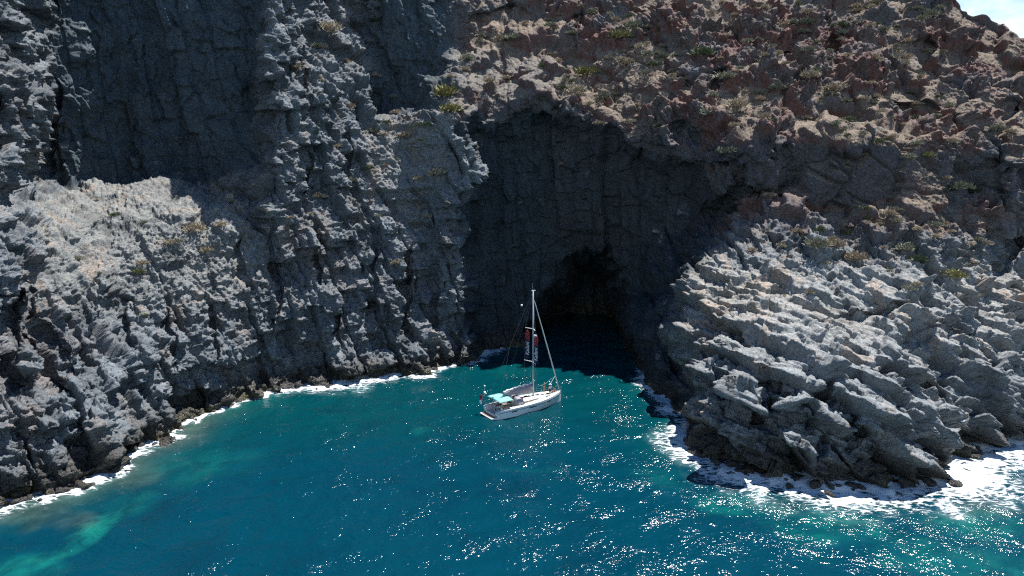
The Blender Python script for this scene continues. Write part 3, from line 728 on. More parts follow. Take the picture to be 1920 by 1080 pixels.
# deck with a cockpit well
V_ = []; F_ = []
def deck_strip(t0, t1, y0f, y1f, z0=0.0, n=6, camber=0.05):
    b0 = len(V_)
    for i in range(n+1):
        t_ = t0+(t1-t0)*i/n; b = half(t_)-0.01
        for k in range(5):
            y = y0f(b)+(y1f(b)-y0f(b))*k/4
            V_.append((t_, y, sheer(t_)+0.012+camber*(1-(y/b)**2 if b > 0.02 else 1)+z0))
    for i in range(n):
        for k in range(4):
            a = b0+i*5+k; F_.append((a, a+5, a+6, a+1))
deck_strip(4.1, 12.27, lambda b: -b, lambda b: b, n=16)
deck_strip(0.45, 4.1, lambda b: -b, lambda b: -1.28)
deck_strip(0.45, 4.1, lambda b: 1.28, lambda b: b)
deck = mesh_obj("deck", V_, F_, M['deck'], yacht)
so = deck.modifiers.new("thickness", 'SOLIDIFY'); so.thickness = 0.05; so.offset = -1
mb = MB()
mb.box((2.1, 0, 0.50), (4.0, 2.62, 0.06)).box((4.13, 0, 0.88), (0.06, 2.6, 0.80))
for s in (-1, 1): mb.box((2.3, s*1.30, 0.86), (3.62, 0.05, 0.70))
mb.build("cockpit", M['deck'], yacht)
for s in (-1, 1):
    mb = MB(); mb.box((2.75, s*1.02, 0.80), (2.5, 0.46, 0.42)); o = mb.build("bench", M['deck'], yacht)
    mb = MB(); mb.box((2.75, s*1.02, 1.03), (2.46, 0.42, 0.035)); mb.build("cushion", M['teak'], o)
mb = MB(); mb.box((2.7, 0, 0.86), (1.2, 0.40, 0.62)).box((2.7, 0, 1.19), (1.3, 0.62, 0.04)); mb.build("cockpit_table", M['teak'], yacht)
# lowered swim platform and transom
mb = MB(); mb.add([(-0.75, -1.5, 0.30), (-0.75, 1.5, 0.30), (0.15, 1.72, 0.34), (0.15, -1.72, 0.34), (-0.75, -1.5, 0.18), (-0.75, 1.5, 0.18), (0.15, 1.72, 0.12), (0.15, -1.72, 0.12)],
       [(0, 3, 2, 1), (4, 5, 6, 7), (0, 1, 5, 4), (1, 2, 6, 5), (2, 3, 7, 6), (3, 0, 4, 7)])
pl = mb.build("swim_platform", M['gelcoat'], yacht)
mb = MB(); mb.add([(-0.66, -1.38, 0.312), (-0.66, 1.38, 0.312), (0.10, 1.55, 0.345), (0.10, -1.55, 0.345), (-0.66, -1.38, 0.302), (-0.66, 1.38, 0.302), (0.10, 1.55, 0.335), (0.10, -1.55, 0.335)],
       [(0, 3, 2, 1), (4, 5, 6, 7), (0, 1, 5, 4), (1, 2, 6, 5), (2, 3, 7, 6), (3, 0, 4, 7)]); mb.build("teak_tread", M['teak'], pl)
for s in (-1, 1):
    mb = MB(); b = half(0.3)
    mb.add([(0, s*(b-0.05), 0.2), (0, s*1.25, 0.2), (0, s*1.25, 0.98), (0, s*(b-0.03), 1.10), (0.46, s*(b-0.05), 0.2), (0.46, s*1.25, 0.2), (0.46, s*1.25, 1.22), (0.46, s*(b-0.03), 1.22)],
           [(0, 1, 2, 3), (4, 7, 6, 5), (0, 4, 5, 1), (1, 5, 6, 2), (2, 6, 7, 3), (3, 7, 4, 0)] if s == -1 else [(3, 2, 1, 0), (5, 6, 7, 4), (1, 5, 4, 0), (2, 6, 5, 1), (3, 7, 6, 2), (0, 4, 7, 3)])
    mb.build("stern_quarter", M['gelcoat'], yacht)
# coachroof
def loft(name, secs, mat, parent, smooth=False, cap=True):
    n = len(secs[0]); v = [p for s_ in secs for p in s_]; f = []
    for i in range(len(secs)-1):
        for k in range(n-1): f.append((i*n+k, i*n+k+1, (i+1)*n+k+1, (i+1)*n+k))
    if cap: f.append(tuple(range(n-1, -1, -1))); f.append(tuple((len(secs)-1)*n+k for k in range(n)))
    return mesh_obj(name, v, f, mat, parent, smooth)
def roof_sec(t, w, h):
    z = sheer(t)+0.03
    return [(t, -w, z), (t, -w*0.93, z+h*0.75), (t, -w*0.80, z+h*0.96), (t, -w*0.4, z+h*1.06), (t, 0, z+h*1.1), (t, w*0.4, z+h*1.06), (t, w*0.80, z+h*0.96), (t, w*0.93, z+h*0.75), (t, w, z)]
coach = loft("coachroof", [roof_sec(3.95, 1.30, 0.46), roof_sec(4.3, 1.30, 0.48), roof_sec(5.5, 1.26, 0.44), roof_sec(6.8, 1.12, 0.37), roof_sec(7.9, 0.95, 0.27), roof_sec(8.7, 0.74, 0.13), roof_sec(9.3, 0.50, 0.01)], M['deck'], yacht)
for s in (-1, 1):
    v = []
    for t_, w, h in ((4.7, 1.29, 0.47), (6.0, 1.215, 0.42), (7.4, 1.03, 0.31)):
        z = sheer(t_)+0.03
        v += [(t_, s*(w*0.975+0.02), z+h*0.25), (t_, s*(w*0.94+0.02), z+h*0.64), (t_, s*(w*0.9), z+h*0.25), (t_, s*(w*0.87), z+h*0.64)]
    f = []
    for i in (0, 1):
        a = i*4; f += [(a, a+1, a+5, a+4), (a+2, a+6, a+7, a+3), (a, a+4, a+6, a+2), (a+1, a+3, a+7, a+5)]
    f += [(0, 2, 3, 1), (8, 9, 11, 10)]
    mesh_obj("cabin_window", v, f, M['teak'], coach)
    mb = MB(); mb.tube([(4.4, s*0.92, 1.83), (5.2, s*0.92, 1.88), (6.9, s*0.80, 1.82)], 0.025); mb.build("handrail", M['steel'], coach)
for (t_, y_, w_) in ((6.0, 0, 0.5), (8.0, 0, 0.52), (9.9, 0, 0.5), (5.0, 0.5, 0.32), (5.0, -0.5, 0.32)):
    mb = MB(); z = sheer(t_)+0.075+(0.46 if t_ < 7 else (0.27 if t_ < 9 else 0.0)); mb.box((t_, y_, z), (w_, w_, 0.05)); mb.build("hatch", M['window'] if t_ != 8.0 else M['stripe'], yacht)
# spray hood
secs = []
for t_, w, h in ((3.75, 1.25, 0.62), (4.0, 1.25, 0.72), (4.45, 1.2, 0.66), (4.95, 1.1, 0.12)):
    secs.append([(t_, w*math.cos(a), 1.72-0.1+h*math.sin(a)**0.7 if math.sin(a) > 0 else 1.62) for a in [math.pi*k/8 for k in range(9)]])
sh = loft("spray_hood", secs, M['canvas'], yacht, True)
mb = MB(); mb.box((4.78, 0, 1.99), (0.03, 1.2, 0.22)); mb.build("hood_window", M['window'], sh)
# bimini awning on its hoops
V_ = []; F_ = []
for i in range(7):
    t_ = 0.45+2.35*i/6
    for k in range(9):
        y = -1.72+3.44*k/8; V_.append((t_, y, 2.62-0.16*(y/1.72)**2-0.05*((i-3)/3)**2-0.03*math.cos(i*2.1)))
for i in range(6):
    for k in range(8): a = i*9+k; F_.append((a, a+9, a+10, a+1))
bim = mesh_obj("awning", V_, F_, M['teal'], yacht, True); so = bim.modifiers.new("thickness", 'SOLIDIFY'); so.thickness = 0.025
for t_ in (0.5, 1.6, 2.75):
    mb = MB(); mb.tube([(1.6, -1.74, 1.25), (t_, -1.70, 2.30), (t_, -1.60, 2.44), (t_, 0, 2.58), (t_, 1.60, 2.44), (t_, 1.70, 2.30), (1.6, 1.74, 1.25)], 0.02); mb.build("awning_hoop", M['steel'], bim)
# twin wheels
for s in (-1, 1):
    mb = MB(); mb.tube([(1.05+0.10*math.sin(a), s*0.85+0.42*math.cos(a), 1.18+0.42*math.sin(a)) for a in [2*math.pi*k/18 for k in range(19)]], 0.02)
    for k in range(5): a = 2*math.pi*k/5; mb.tube([(1.05, s*0.85, 1.18), (1.05+0.10*math.sin(a), s*0.85+0.42*math.cos(a), 1.18+0.42*math.sin(a))], 0.012, 4)
    w = mb.build("steering_wheel", M['steel'], yacht)
    mb = MB(); mb.tube([(1.2, s*0.85, 0.53), (1.2, s*0.85, 1.1), (1.14, s*0.85, 1.25)], [0.10, 0.08, 0.12], 8); mb.build("pedestal", M['gelcoat'], w)
# rig
MT = 7.25
mb = MB(); mb.tube([(MT, 0, 1.45), (MT-0.02, 0, 6), (MT-0.06, 0, 11.5), (MT-0.12, 0, 17.0)], [0.125, 0.12, 0.115, 0.10], 10, 1.0)
mast = mb.build("mast", M['alloy'], yacht, True)
def spr(s, z, l_):
    mb = MB(); mb.tube([(MT-0.05, s*0.08, z), (MT-0.05-0.42*l_, s*l_, z+0.05)], [0.055, 0.04], 6, 1.0); mb.build("spreader", M['sail'], mast)
for s in (-1, 1): spr(s, 6.75, 1.35); spr(s, 11.55, 1.22)
mb = MB(); mb.box((MT-0.12, 0, 17.06), (0.5, 0.12, 0.10)); mb.tube([(MT+0.05, 0, 17.05), (MT+0.25, 0, 17.05)], 0.05); mb.build("masthead", M['sail'], mast)
mb = MB(); mb.tube([(MT-0.2, 0.05, 17.1), (MT-0.2, 0.05, 18.1)], 0.014, 5); mb.build("antenna", M['sail'], mast)
mb = MB(); mb.tube([(MT+0.02, 0.02, 10.35), (MT+0.32, -0.02, 10.35)], 0.03, 6); mb.tube([(MT+0.30, -0.02, 10.15), (MT+0.30, -0.02, 10.62)], [0.20, 0.22], 12); mb.build("radar_dome", M['sail'], mast)
mb = MB(); mb.tube([(MT-0.12, 0, 2.28), (2.1, 0, 2.72)], 0.085, 8); boom = mb.build("boom", M['alloy'], yacht)
secs = []
for k in range(15):
    q = k/14; t_ = MT-0.16-5.0*q; z = 2.36+0.44*q; h = 0.88*(1-q)**0.8+0.34; w = 0.20+0.10*(1-q)
    h *= 1+0.05*math.sin(k*2.3)
    secs.append([(t_, -w*0.5, z), (t_, -w*0.95, z+h*0.35), (t_, -w*0.6, z+h*0.8), (t_, -0.03, z+h), (t_, 0.03, z+h), (t_, w*0.6, z+h*0.8), (t_, w*0.95, z+h*0.35), (t_, w*0.5, z)])
sc = loft("sail_cover", secs, M['canvas'], boom, True)
mb = MB(); mb.tube([(MT-0.2-4.9*q, 0.03*math.sin(q*31), 2.40+0.44*q+(0.90*(1-q)**0.8+0.34)*(1+0.05*math.sin(q*32))) for q in [k/24 for k in range(25)]], [0.10+0.035*math.sin(k*1.9) for k in range(25)], 7); mb.build("stowed_sail", M['sail'], boom)
mb = MB()
for k in range(5): mb.tube([(MT-0.25-0.28*k, 0.25*math.sin(k*2), 1.72), (MT-0.35-0.22*k, 0.05, 2.35)], 0.025, 5)
mb.tube([(MT-1.5, -0.2, 1.78), (MT-0.6, 0.2, 1.80)], 0.05, 6); mb.build("halyards", M['rope'], mast)
# rolled headsail on the forestay
bowp = (12.0, 0, sheer(12)+0.1)
ft_ = (MT+0.12, 0, 15.6)
mb = MB(); mb.tube([tuple(bowp[i]+(ft_[i]-bowp[i])*q for i in range(3)) for q in (0, 0.04, 0.1, 0.5, 0.93, 1)], [0.02, 0.05, 0.075, 0.085, 0.05, 0.02], 8); mb.build("furled_headsail", M['rope'], yacht, True)
def wire(name, pts, r=0.012, m_='wire'):
    mb = MB(); mb.tube(pts, r, 4); return mb.build(name, M[m_], yacht)
for s in (-1, 1):
    b = half(MT)-0.08
    wire("shroud", [(MT-0.35, s*b, 1.42), (MT-0.05-0.42*1.35, s*1.35, 6.8), (MT-0.05-0.42*1.22, s*1.22, 11.6), (MT-0.1, 0, 16.6)])
    wire("shroud", [(MT-0.35, s*b, 1.42), (MT-0.1, s*0.08, 6.6)])
    wire("backstay", [(0.25, s*1.5, 1.25), (3.2, 0, 9.5)])
wire("backstay", [(3.2, 0, 9.5), (MT-0.2, 0, 16.9)])
wire("topping_lift", [(2.2, 0, 3.0), (MT-0.2, 0, 16.8)], 0.008)
wire("hoisted_line", [(MT, -0.1, 2.9), (9.2, -0.3, 3.2), (11.25, 0, 4.1)], 0.02, 'teal')
wire("hoisted_line", [(9.7, -0.6, 2.9), (11.25, 0, 4.1)], 0.03, 'rope')
wire("anchor_line", [(12.28, 0, 1.5), (12.50, 0.02, 0.8), (12.55, 0.02, -0.3)], 0.025, 'rope')
mb = MB(); mb.ball((5.7, 0.7, 15.0), 0.16, 6); ra = mb.build("radar_reflector", M['sail'], yacht, True)
wire("reflector_halyard", [(5.75, 0.7, 15.0), (MT-0.35, 0.9, 11.6)], 0.006)
# stanchions, pulpit and lifelines
for s in (-1, 1):
    ts = [1.7, 3.3, 4.9, 6.5, 8.1, 9.6]
    for t_ in ts:
        mb = MB(); b = half(t_)-0.06; mb.tube([(t_, s*b, sheer(t_)), (t_, s*b, sheer(t_)+0.62)], 0.016, 5); mb.build("stanchion", M['steel'], yacht)
    for hh in (0.32, 0.61):
        wire("lifeline", [(t_, s*(half(t_)-0.06), sheer(t_)+hh) for t_ in [0.3]+ts+[11.0]], 0.008, 'steel')
    mb = MB(); mb.tube([(11.0, s*half(11)*0.92, sheer(11)), (11.0, s*half(11)*0.92, sheer(11)+0.65), (11.9, s*0.34, sheer(12)+0.70), (12.25, s*0.18, sheer(12)+0.68), (12.2, s*0.14, sheer(12))], 0.02, 5); mb.build("pulpit", M['steel'], yacht)
    mb = MB(); mb.tube([(0.1, s*1.45, 1.15), (0.1, s*1.55, 1.85), (0.5, s*1.72, 1.85), (1.0, s*1.8, 1.85), (1.0, s*1.8, 1.2)], 0.02, 5); mb.build("pushpit", M['steel'], yacht)
# instrument pole on the port quarter
mb = MB(); mb.tube([(0.15, 1.72, 1.2), (0.15, 1.72, 3.9)], 0.025, 6); pole = mb.build("instrument_pole", M['steel'], yacht)
for zz_, rr_ in ((3.95, 0.13), (3.0, 0.2)): mb = MB(); mb.ball((0.15, 1.72, zz_), rr_, 6); mb.build("antenna_dome", M['sail'], pole, True)
for (t_, y_) in ((1.3, -1.6), (1.5, -1.62), (3.7, -1.5)):
    mb = MB(); mb.tube([(t_, y_, 1.27), (t_, y_, 1.45)], [0.08, 0.06], 8); mb.build("winch", M['steel'], yacht)
mb = MB(); mb.box((11.6, 0, sheer(11.6)+0.14), (0.7, 0.12, 0.10)).box((12.2, 0, sheer(12)+0.05), (0.35, 0.16, 0.12)); mb.build("anchor_roller", M['steel'], yacht)

# ------------------------------------------------------------------ flags and banners (they hang from the rig)
YM = Matrix.Translation(yacht.location) @ Matrix.Rotation(BH, 4, 'Z')
def yp(*p): return YM @ Vector(p)
def cloth(name, w, h, mat, parent, nx_=6, ny_=14, amp=0.06, z0=0.0, ph=0.0, taper=None):
    V_ = []; F_ = []
    for j in range(ny_+1):
        for i in range(nx_+1):
            q = i/nx_; z = -h*j/ny_; ww = w*(taper(j/ny_) if taper else 1)
            V_.append(((q-0.5)*ww, amp*math.sin(q*5+j*0.45+ph)*(0.4+0.6*q), z0+z))
    for j in range(ny_):
        for i in range(nx_): a = j*(nx_+1)+i; F_.append((a, a+1, a+nx_+2, a+nx_+1))
    o = mesh_obj(name, V_, F_, mat, parent, True); so = o.modifiers.new("thickness", 'SOLIDIFY'); so.thickness = 0.012
    return o
def text_mesh(txt, size, mat, parent, name="lettering"):
    cu_ = bpy.data.curves.new("lettering", 'FONT'); cu_.body = txt; cu_.size = size; cu_.shear = 0.35; cu_.extrude = 0.012; cu_.offset = 0.0; cu_.align_x = 'CENTER'; cu_.align_y = 'CENTER'
    to = bpy.data.objects.new("lettering", cu_); COL.objects.link(to)
    dg = bpy.context.evaluated_depsgraph_get(); me = bpy.data.meshes.new_from_object(to.evaluated_get(dg)); bpy.data.objects.remove(to)
    me.materials.clear(); me.materials.append(mat); o = bpy.data.objects.new(name, me); COL.objects.link(o); o.parent = parent; return o
for (px, ztop, lab, ph) in ((yp(MT-0.45, 0.85, 0), 11.2, 'dark banner with a red top, hanging below the left spreader tip', 0.0), (yp(MT-0.30, -1.05, 0), 10.75, 'dark banner with a red top, hanging close right of the mast', 1.7)):
    b = empty("banner", (px.x, px.y, ztop), 0.12 if ph == 0 else -0.2); tag(b, lab, 'banner', 'banners hoisted on the yacht')
    cloth("banner_cloth", 0.62, 2.7, M['navy'], b, z0=-1.35, ph=ph, amp=0.03)
    cloth("red_panel", 0.60, 1.35, M['red'], b, ph=ph, amp=0.13, taper=lambda q: 0.45+0.55*math.sin(math.pi*min(1, q*1.15)*0.8))
    tx = text_mesh("Kailani", 0.72, M['white'], b); tx.rotation_euler = (math.pi/2, -math.pi/2, 0); tx.location = (0.0, -0.07, -2.65)
    mb = MB(); mb.tube([(0, 0, 0.0), (0, 0, 0.42)], 0.01, 4); mb.build("cord", M['rope'], b)
fb_ = yp(0.0, 1.9, 0); fl = empty("ensign", (fb_.x, fb_.y, 1.2), 0.3); tag(fl, 'small red and white ensign drooping from a short staff at the stern', 'flag')
mb = MB(); mb.tube([(0, 0, 0), (-0.12, 0, 1.55)], 0.018, 5); mb.build("staff", M['steel'], fl)
o = cloth("red_cloth", 0.42, 0.75, M['red'], fl, amp=0.09, z0=1.50, taper=lambda q: 0.8+0.2*q); o.location = (-0.34, 0, 0)
o = cloth("white_stripe", 0.36, 0.62, M['white'], fl, amp=0.08, z0=0.74, ph=0.7, taper=lambda q: 1-0.45*q); o.location = (-0.36, 0, 0)

# ------------------------------------------------------------------ people
def person(label, loc, rz, pose, hairm, wear, sit=False, hat=None):
    r = empty("person", loc, rz); tag(r, label, 'person')
    J = {'pelvis': (0, 0, 0.95, .135), 'waist': (0, 0.0, 1.10, .115), 'chest': (0.0, 0, 1.30, .145), 'neck': (0, 0, 1.47, .055), 'head': (0.02, 0, 1.60, .088), 'crown': (0.015, 0, 1.70, .075)}
    for s, n in ((1, 'l'), (-1, 'r')):
        J.update({'sh'+n: (0, s*.17, 1.40, .062), 'el'+n: (0.02, s*.24, 1.13, .042), 'wr'+n: (0.10, s*.24, 0.90, .028), 'ha'+n: (0.13, s*.235, 0.82, .036),
                  'hip'+n: (0, s*.10, 0.90, .098), 'kn'+n: (0.03, s*.11, 0.50, .058), 'an'+n: (0, s*.11, 0.09, .040), 'to'+n: (0.15, s*.13, 0.035, .034)})
    for k, p in pose.items(): J[k] = tuple(p)+(J[k][3],)
    E = [('pelvis', 'waist'), ('waist', 'chest'), ('chest', 'neck'), ('neck', 'head'), ('head', 'crown')]
    for n in 'lr': E += [('chest', 'sh'+n), ('sh'+n, 'el'+n), ('el'+n, 'wr'+n), ('wr'+n, 'ha'+n), ('pelvis', 'hip'+n), ('hip'+n, 'kn'+n), ('kn'+n, 'an'+n), ('an'+n, 'to'+n)]
    names = list(J); verts = [J[k][:3] for k in names]; rad = [J[k][3] for k in names]; edges = [(names.index(a), names.index(b)) for a, b in E]
    # five fingers on each hand
    for n, s in (('l', 1), ('r', -1)):
        hb = Vector(J['ha'+n][:3]); d = (hb-Vector(J['wr'+n][:3])).normalized(); side = Vector((1, 0, 0)) if abs(d.x) < 0.8 else Vector((0, 0, 1))
        for q in range(5):
            off = side*(0.022*(q-1.5)) if q < 4 else side*0.045
            ln = (0.075, 0.085, 0.08, 0.06, 0.05)[q]
            a = len(verts); verts.append(tuple(hb+off+d*(0.02 if q < 4 else -0.01))); rad.append(.010)
            verts.append(tuple(hb+off*1.2+d*(0.02+ln)+(side*0.02 if q == 4 else Vector((0, -s*0.015, 0))))); rad.append(.008)
            edges += [(names.index('ha'+n), a), (a, a+1)]
    def skinned(nm, verts, rad, edges, mat, root=0):
        me = bpy.data.meshes.new(nm); me.from_pydata(verts, edges, []); o = bpy.data.objects.new(nm, me); COL.objects.link(o)
        o.modifiers.new('skin', 'SKIN'); sv = me.skin_vertices[0].data
        for i, q in enumerate(rad): sv[i].radius = (q, q); sv[i].use_root = (i == root)
        ss = o.modifiers.new('sub', 'SUBSURF'); ss.levels = 1; ss.render_levels = 1
        dg = bpy.context.evaluated_depsgraph_get(); m2_ = bpy.data.meshes.new_from_object(o.evaluated_get(dg)); bpy.data.objects.remove(o)
        m2_.materials.clear(); m2_.materials.append(mat); m2_.polygons.foreach_set('use_smooth', [True]*len(m2_.polygons))
        o = bpy.data.objects.new(nm, m2_); COL.objects.link(o); return o
    body = skinned("body", verts, rad, edges, M['skin']); body.parent = r
    h = Vector(J['head'][:3])
    mb = MB(); mb.ball((h.x-0.025, h.y, h.z+0.055), 0.108, 6)
    if hairm == 'fair': mb.tube([(h.x-0.08, h.y, h.z+0.03), (h.x-0.10, h.y, h.z-0.12), (h.x-0.09, h.y, h.z-0.26)], [0.085, 0.075, 0.04], 8)
    mb.build("hair", M[hairm], r, True)
    mb = MB(); mb.ball((h.x+0.088, h.y, h.z+0.0), 0.018, 4)
    mb.build("nose", M['skin'], r, True)
    for nm, mat, segs, g in wear:
        vs = []; rs = []; es = []; ix = {}
        for a, b in segs:
            for k in (a, b):
                if k not in ix: ix[k] = len(vs); vs.append(J[k][:3]); rs.append(J[k][3]*g+0.004)
            es.append((ix[a], ix[b]))
        o = skinned(nm, vs, rs, es, M[mat]); o.parent = r
    if hat:
        mb = MB(); mb.tube([(h.x, h.y, h.z+0.06), (h.x, h.y, h.z+0.075), (h.x, h.y, h.z+0.08), (h.x, h.y, h.z+0.19)], [0.19, 0.19, 0.115, 0.10], 14); mb.build("sun_hat", M[hat], r)
    return r
TORSO = [('pelvis', 'waist'), ('waist', 'chest')]
p1 = yp(9.35, 0.15, 0); z1 = sheer(9.35)+0.06
person('person in a pink swimsuit standing on the foredeck with long hair', (p1.x, p1.y, z1), BH+2.6, {'ell': (0.12, .27, 1.22), 'wrl': (0.30, .16, 1.30), 'hal': (0.36, .12, 1.33)}, 'fair',
       [("swimsuit", 'pink', TORSO+[('pelvis', 'hipl'), ('pelvis', 'hipr')], 1.06)])
p2 = yp(9.75, -0.75, 0); z2 = sheer(9.75)+0.03
person('person in a pale top and dark shorts standing near the foredeck rail', (p2.x, p2.y, z2), BH+1.2, {'elr': (0.10, -.26, 1.16), 'wrr': (0.30, -.20, 1.14), 'har': (0.37, -.18, 1.15)}, 'hair',
       [("shirt", 'white', TORSO+[('chest', 'shl'), ('chest', 'shr')], 1.13), ("shorts", 'black', [('pelvis', 'hipl'), ('pelvis', 'hipr'), ('hipl', 'knl'), ('hipr', 'knr')], 1.10)], hat='white')
SIT = {'pelvis': (0, 0, 0.13), 'waist': (-0.02, 0, 0.28), 'chest': (-0.04, 0, 0.48), 'neck': (-0.03, 0, 0.65), 'head': (0, 0, 0.78), 'crown': (0, 0, 0.88)}
for s, n in ((1, 'l'), (-1, 'r')):
    SIT.update({'sh'+n: (-0.03, s*.17, 0.58), 'el'+n: (-0.14, s*.26, 0.33), 'wr'+n: (-0.20, s*.28, 0.10), 'ha'+n: (-0.22, s*.29, 0.05), 'hip'+n: (0.05, s*.10, 0.11), 'kn'+n: (0.42, s*.13, 0.34), 'an'+n: (0.70, s*.12, 0.06), 'to'+n: (0.84, s*.13, 0.05)})
p3 = yp(11.0, 0.05, 0)
person('person in a white top sitting at the bow beside the rolled headsail', (p3.x, p3.y, sheer(11)+0.06), BH+3.3, SIT, 'hair', [("top", 'white', TORSO, 1.1), ("shorts", 'pink', [('pelvis', 'hipl'), ('pelvis', 'hipr')], 1.1)])
SB = {k: (v[0], v[1], v[2]) for k, v in SIT.items()}
for s, n in ((1, 'l'), (-1, 'r')): SB.update({'kn'+n: (0.44, s*.12, 0.12), 'an'+n: (0.46, s*.12, -0.34), 'to'+n: (0.60, s*.13, -0.40), 'wr'+n: (0.12, s*.22, 0.24), 'ha'+n: (0.20, s*.20, 0.21)})
p4 = yp(2.2, 0.95, 0)
person('person in dark clothes sitting in the shaded cockpit under the awning', (p4.x, p4.y, 1.03), BH-math.pi/2, SB, 'hair', [("shirt", 'black', TORSO, 1.1), ("shorts", 'navy', [('pelvis', 'hipl'), ('pelvis', 'hipr'), ('hipl', 'knl'), ('hipr', 'knr')], 1.1)])

# ------------------------------------------------------------------ shrubs
rnd = random.Random(5)
def leaf_mat(name, c, c2):
    m, t, b = new_mat(name); a = N(t, 'ShaderNodeObjectInfo'); g = N(t, 'ShaderNodeNewGeometry')
    mx = N(t, 'ShaderNodeMix', data_type='RGBA'); mx.inputs[6].default_value = (*c, 1); mx.inputs[7].default_value = (*c2, 1)
    ad = N(t, 'ShaderNodeMath', operation='ADD'); t.links.new(a.outputs['Random'], ad.inputs[0]); t.links.new(g.outputs['Random Per Island'], ad.inputs[1])
    ml = N(t, 'ShaderNodeMath', operation='MULTIPLY'); ml.inputs[1].default_value = 0.5; t.links.new(ad.outputs[0], ml.inputs[0]); t.links.new(ml.outputs[0], mx.inputs[0])
    t.links.new(mx.outputs[2], b.inputs['Base Color']); b.inputs['Roughness'].default_value = 0.8
    return m
LM = {'dry': leaf_mat("dry_twigs", (0.24, 0.19, 0.13), (0.42, 0.35, 0.25)), 'sage': leaf_mat("sage_leaves", (0.14, 0.145, 0.10), (0.26, 0.255, 0.18)),
      'lime': leaf_mat("yellow_green_leaves", (0.14, 0.14, 0.045), (0.27, 0.245, 0.10)), 'olive': leaf_mat("olive_leaves", (0.055, 0.07, 0.035), (0.13, 0.15, 0.07))}
def shrub_mesh(kind, k):
    rr = random.Random(k*7+len(kind)); v = []; f = []
    lobes = [(rr.uniform(-.5, .5), rr.uniform(-.5, .5), rr.uniform(.1, .45), rr.uniform(.4, .65)) for _ in range(6)]
    for _ in range(520):
        lx, ly, lz, lr = rr.choice(lobes)
        d = Vector((rr.gauss(0, 1), rr.gauss(0, 1), abs(rr.gauss(0, 1))*0.9)).normalized()
        c = Vector((lx, ly, lz*0.7))+d*lr*rr.uniform(.45, 1.05)*Vector((1, 1, .85)).length/1.6
        a = (d+Vector((rr.uniform(-.6, .6), rr.uniform(-.6, .6), rr.uniform(0, .8)))).normalized(); w = a.orthogonal().normalized()
        w = Matrix.Rotation(rr.uniform(0, 6.28), 3, a) @ w; s_ = rr.uniform(.08, .17)
        b = len(v); v += [c-w*s_*.35, c+w*s_*.35, c+a*s_*1.6+w*s_*.12, c+a*s_*1.6-w*s_*.12]; f.append((b, b+1, b+2, b+3))
    me = bpy.data.meshes.new("shrub"); me.from_pydata([tuple(p) for p in v], [], f); me.update(); me.materials.append(LM[kind]); return me
SM = {k: [shrub_mesh(k, i) for i in range(3)] for k in LM}
def surf(u, v):
    j = int(np.argmin(np.abs(US-u))); vv = V[:, j]; i = int(np.argmin(np.abs(vv-v)))
    # look around for the vertex that projects nearest to (u, v)
    i0, i1, j0, j1 = max(i-56, 0), min(i+56, NV-1), max(j-20, 0), min(j+20, NU-1)
    x = X2[i0:i1, j0:j1]; y = Y2[i0:i1, j0:j1]; z = Z2[i0:i1, j0:j1]-CAM_H
    k = y*CP-z*SP; pu = 960+FPX*x/k; pv = 540-FPX*(z*CP+y*SP)/k
    q = (pu-u)**2+(pv-v)**2+ (k-k.min())*0.8
    a, b = np.unravel_index(q.argmin(), q.shape)
    return Vector((float(x[a, b]), float(y[a, b]), float(z[a, b])+CAM_H)), i0+a, j0+b, float(k[a, b])
NAMES = {'dry': ('dry tan', 'dry_shrub'), 'sage': ('grey-green', 'sage_shrub'), 'lime': ('bright yellow-green', 'green_shrub'), 'olive': ('dark olive', 'olive_shrub')}
def put_shrub(u, v, r, kind, label, group=None):
    p, i, j, k = surf(u, v); s_ = r/FPX*k*1.6
    o = bpy.data.objects.new(NAMES[kind][1], rnd.choice(SM[kind])); COL.objects.link(o)
    o.location = (p.x, p.y-0.12*s_, p.z-0.05*s_); o.scale = (s_, s_*rnd.uniform(.8, 1.1), s_*rnd.uniform(.65, .95)); o.rotation_euler = (0, 0, rnd.uniform(0, 6.28))
    tag(o, label, 'shrub', group)
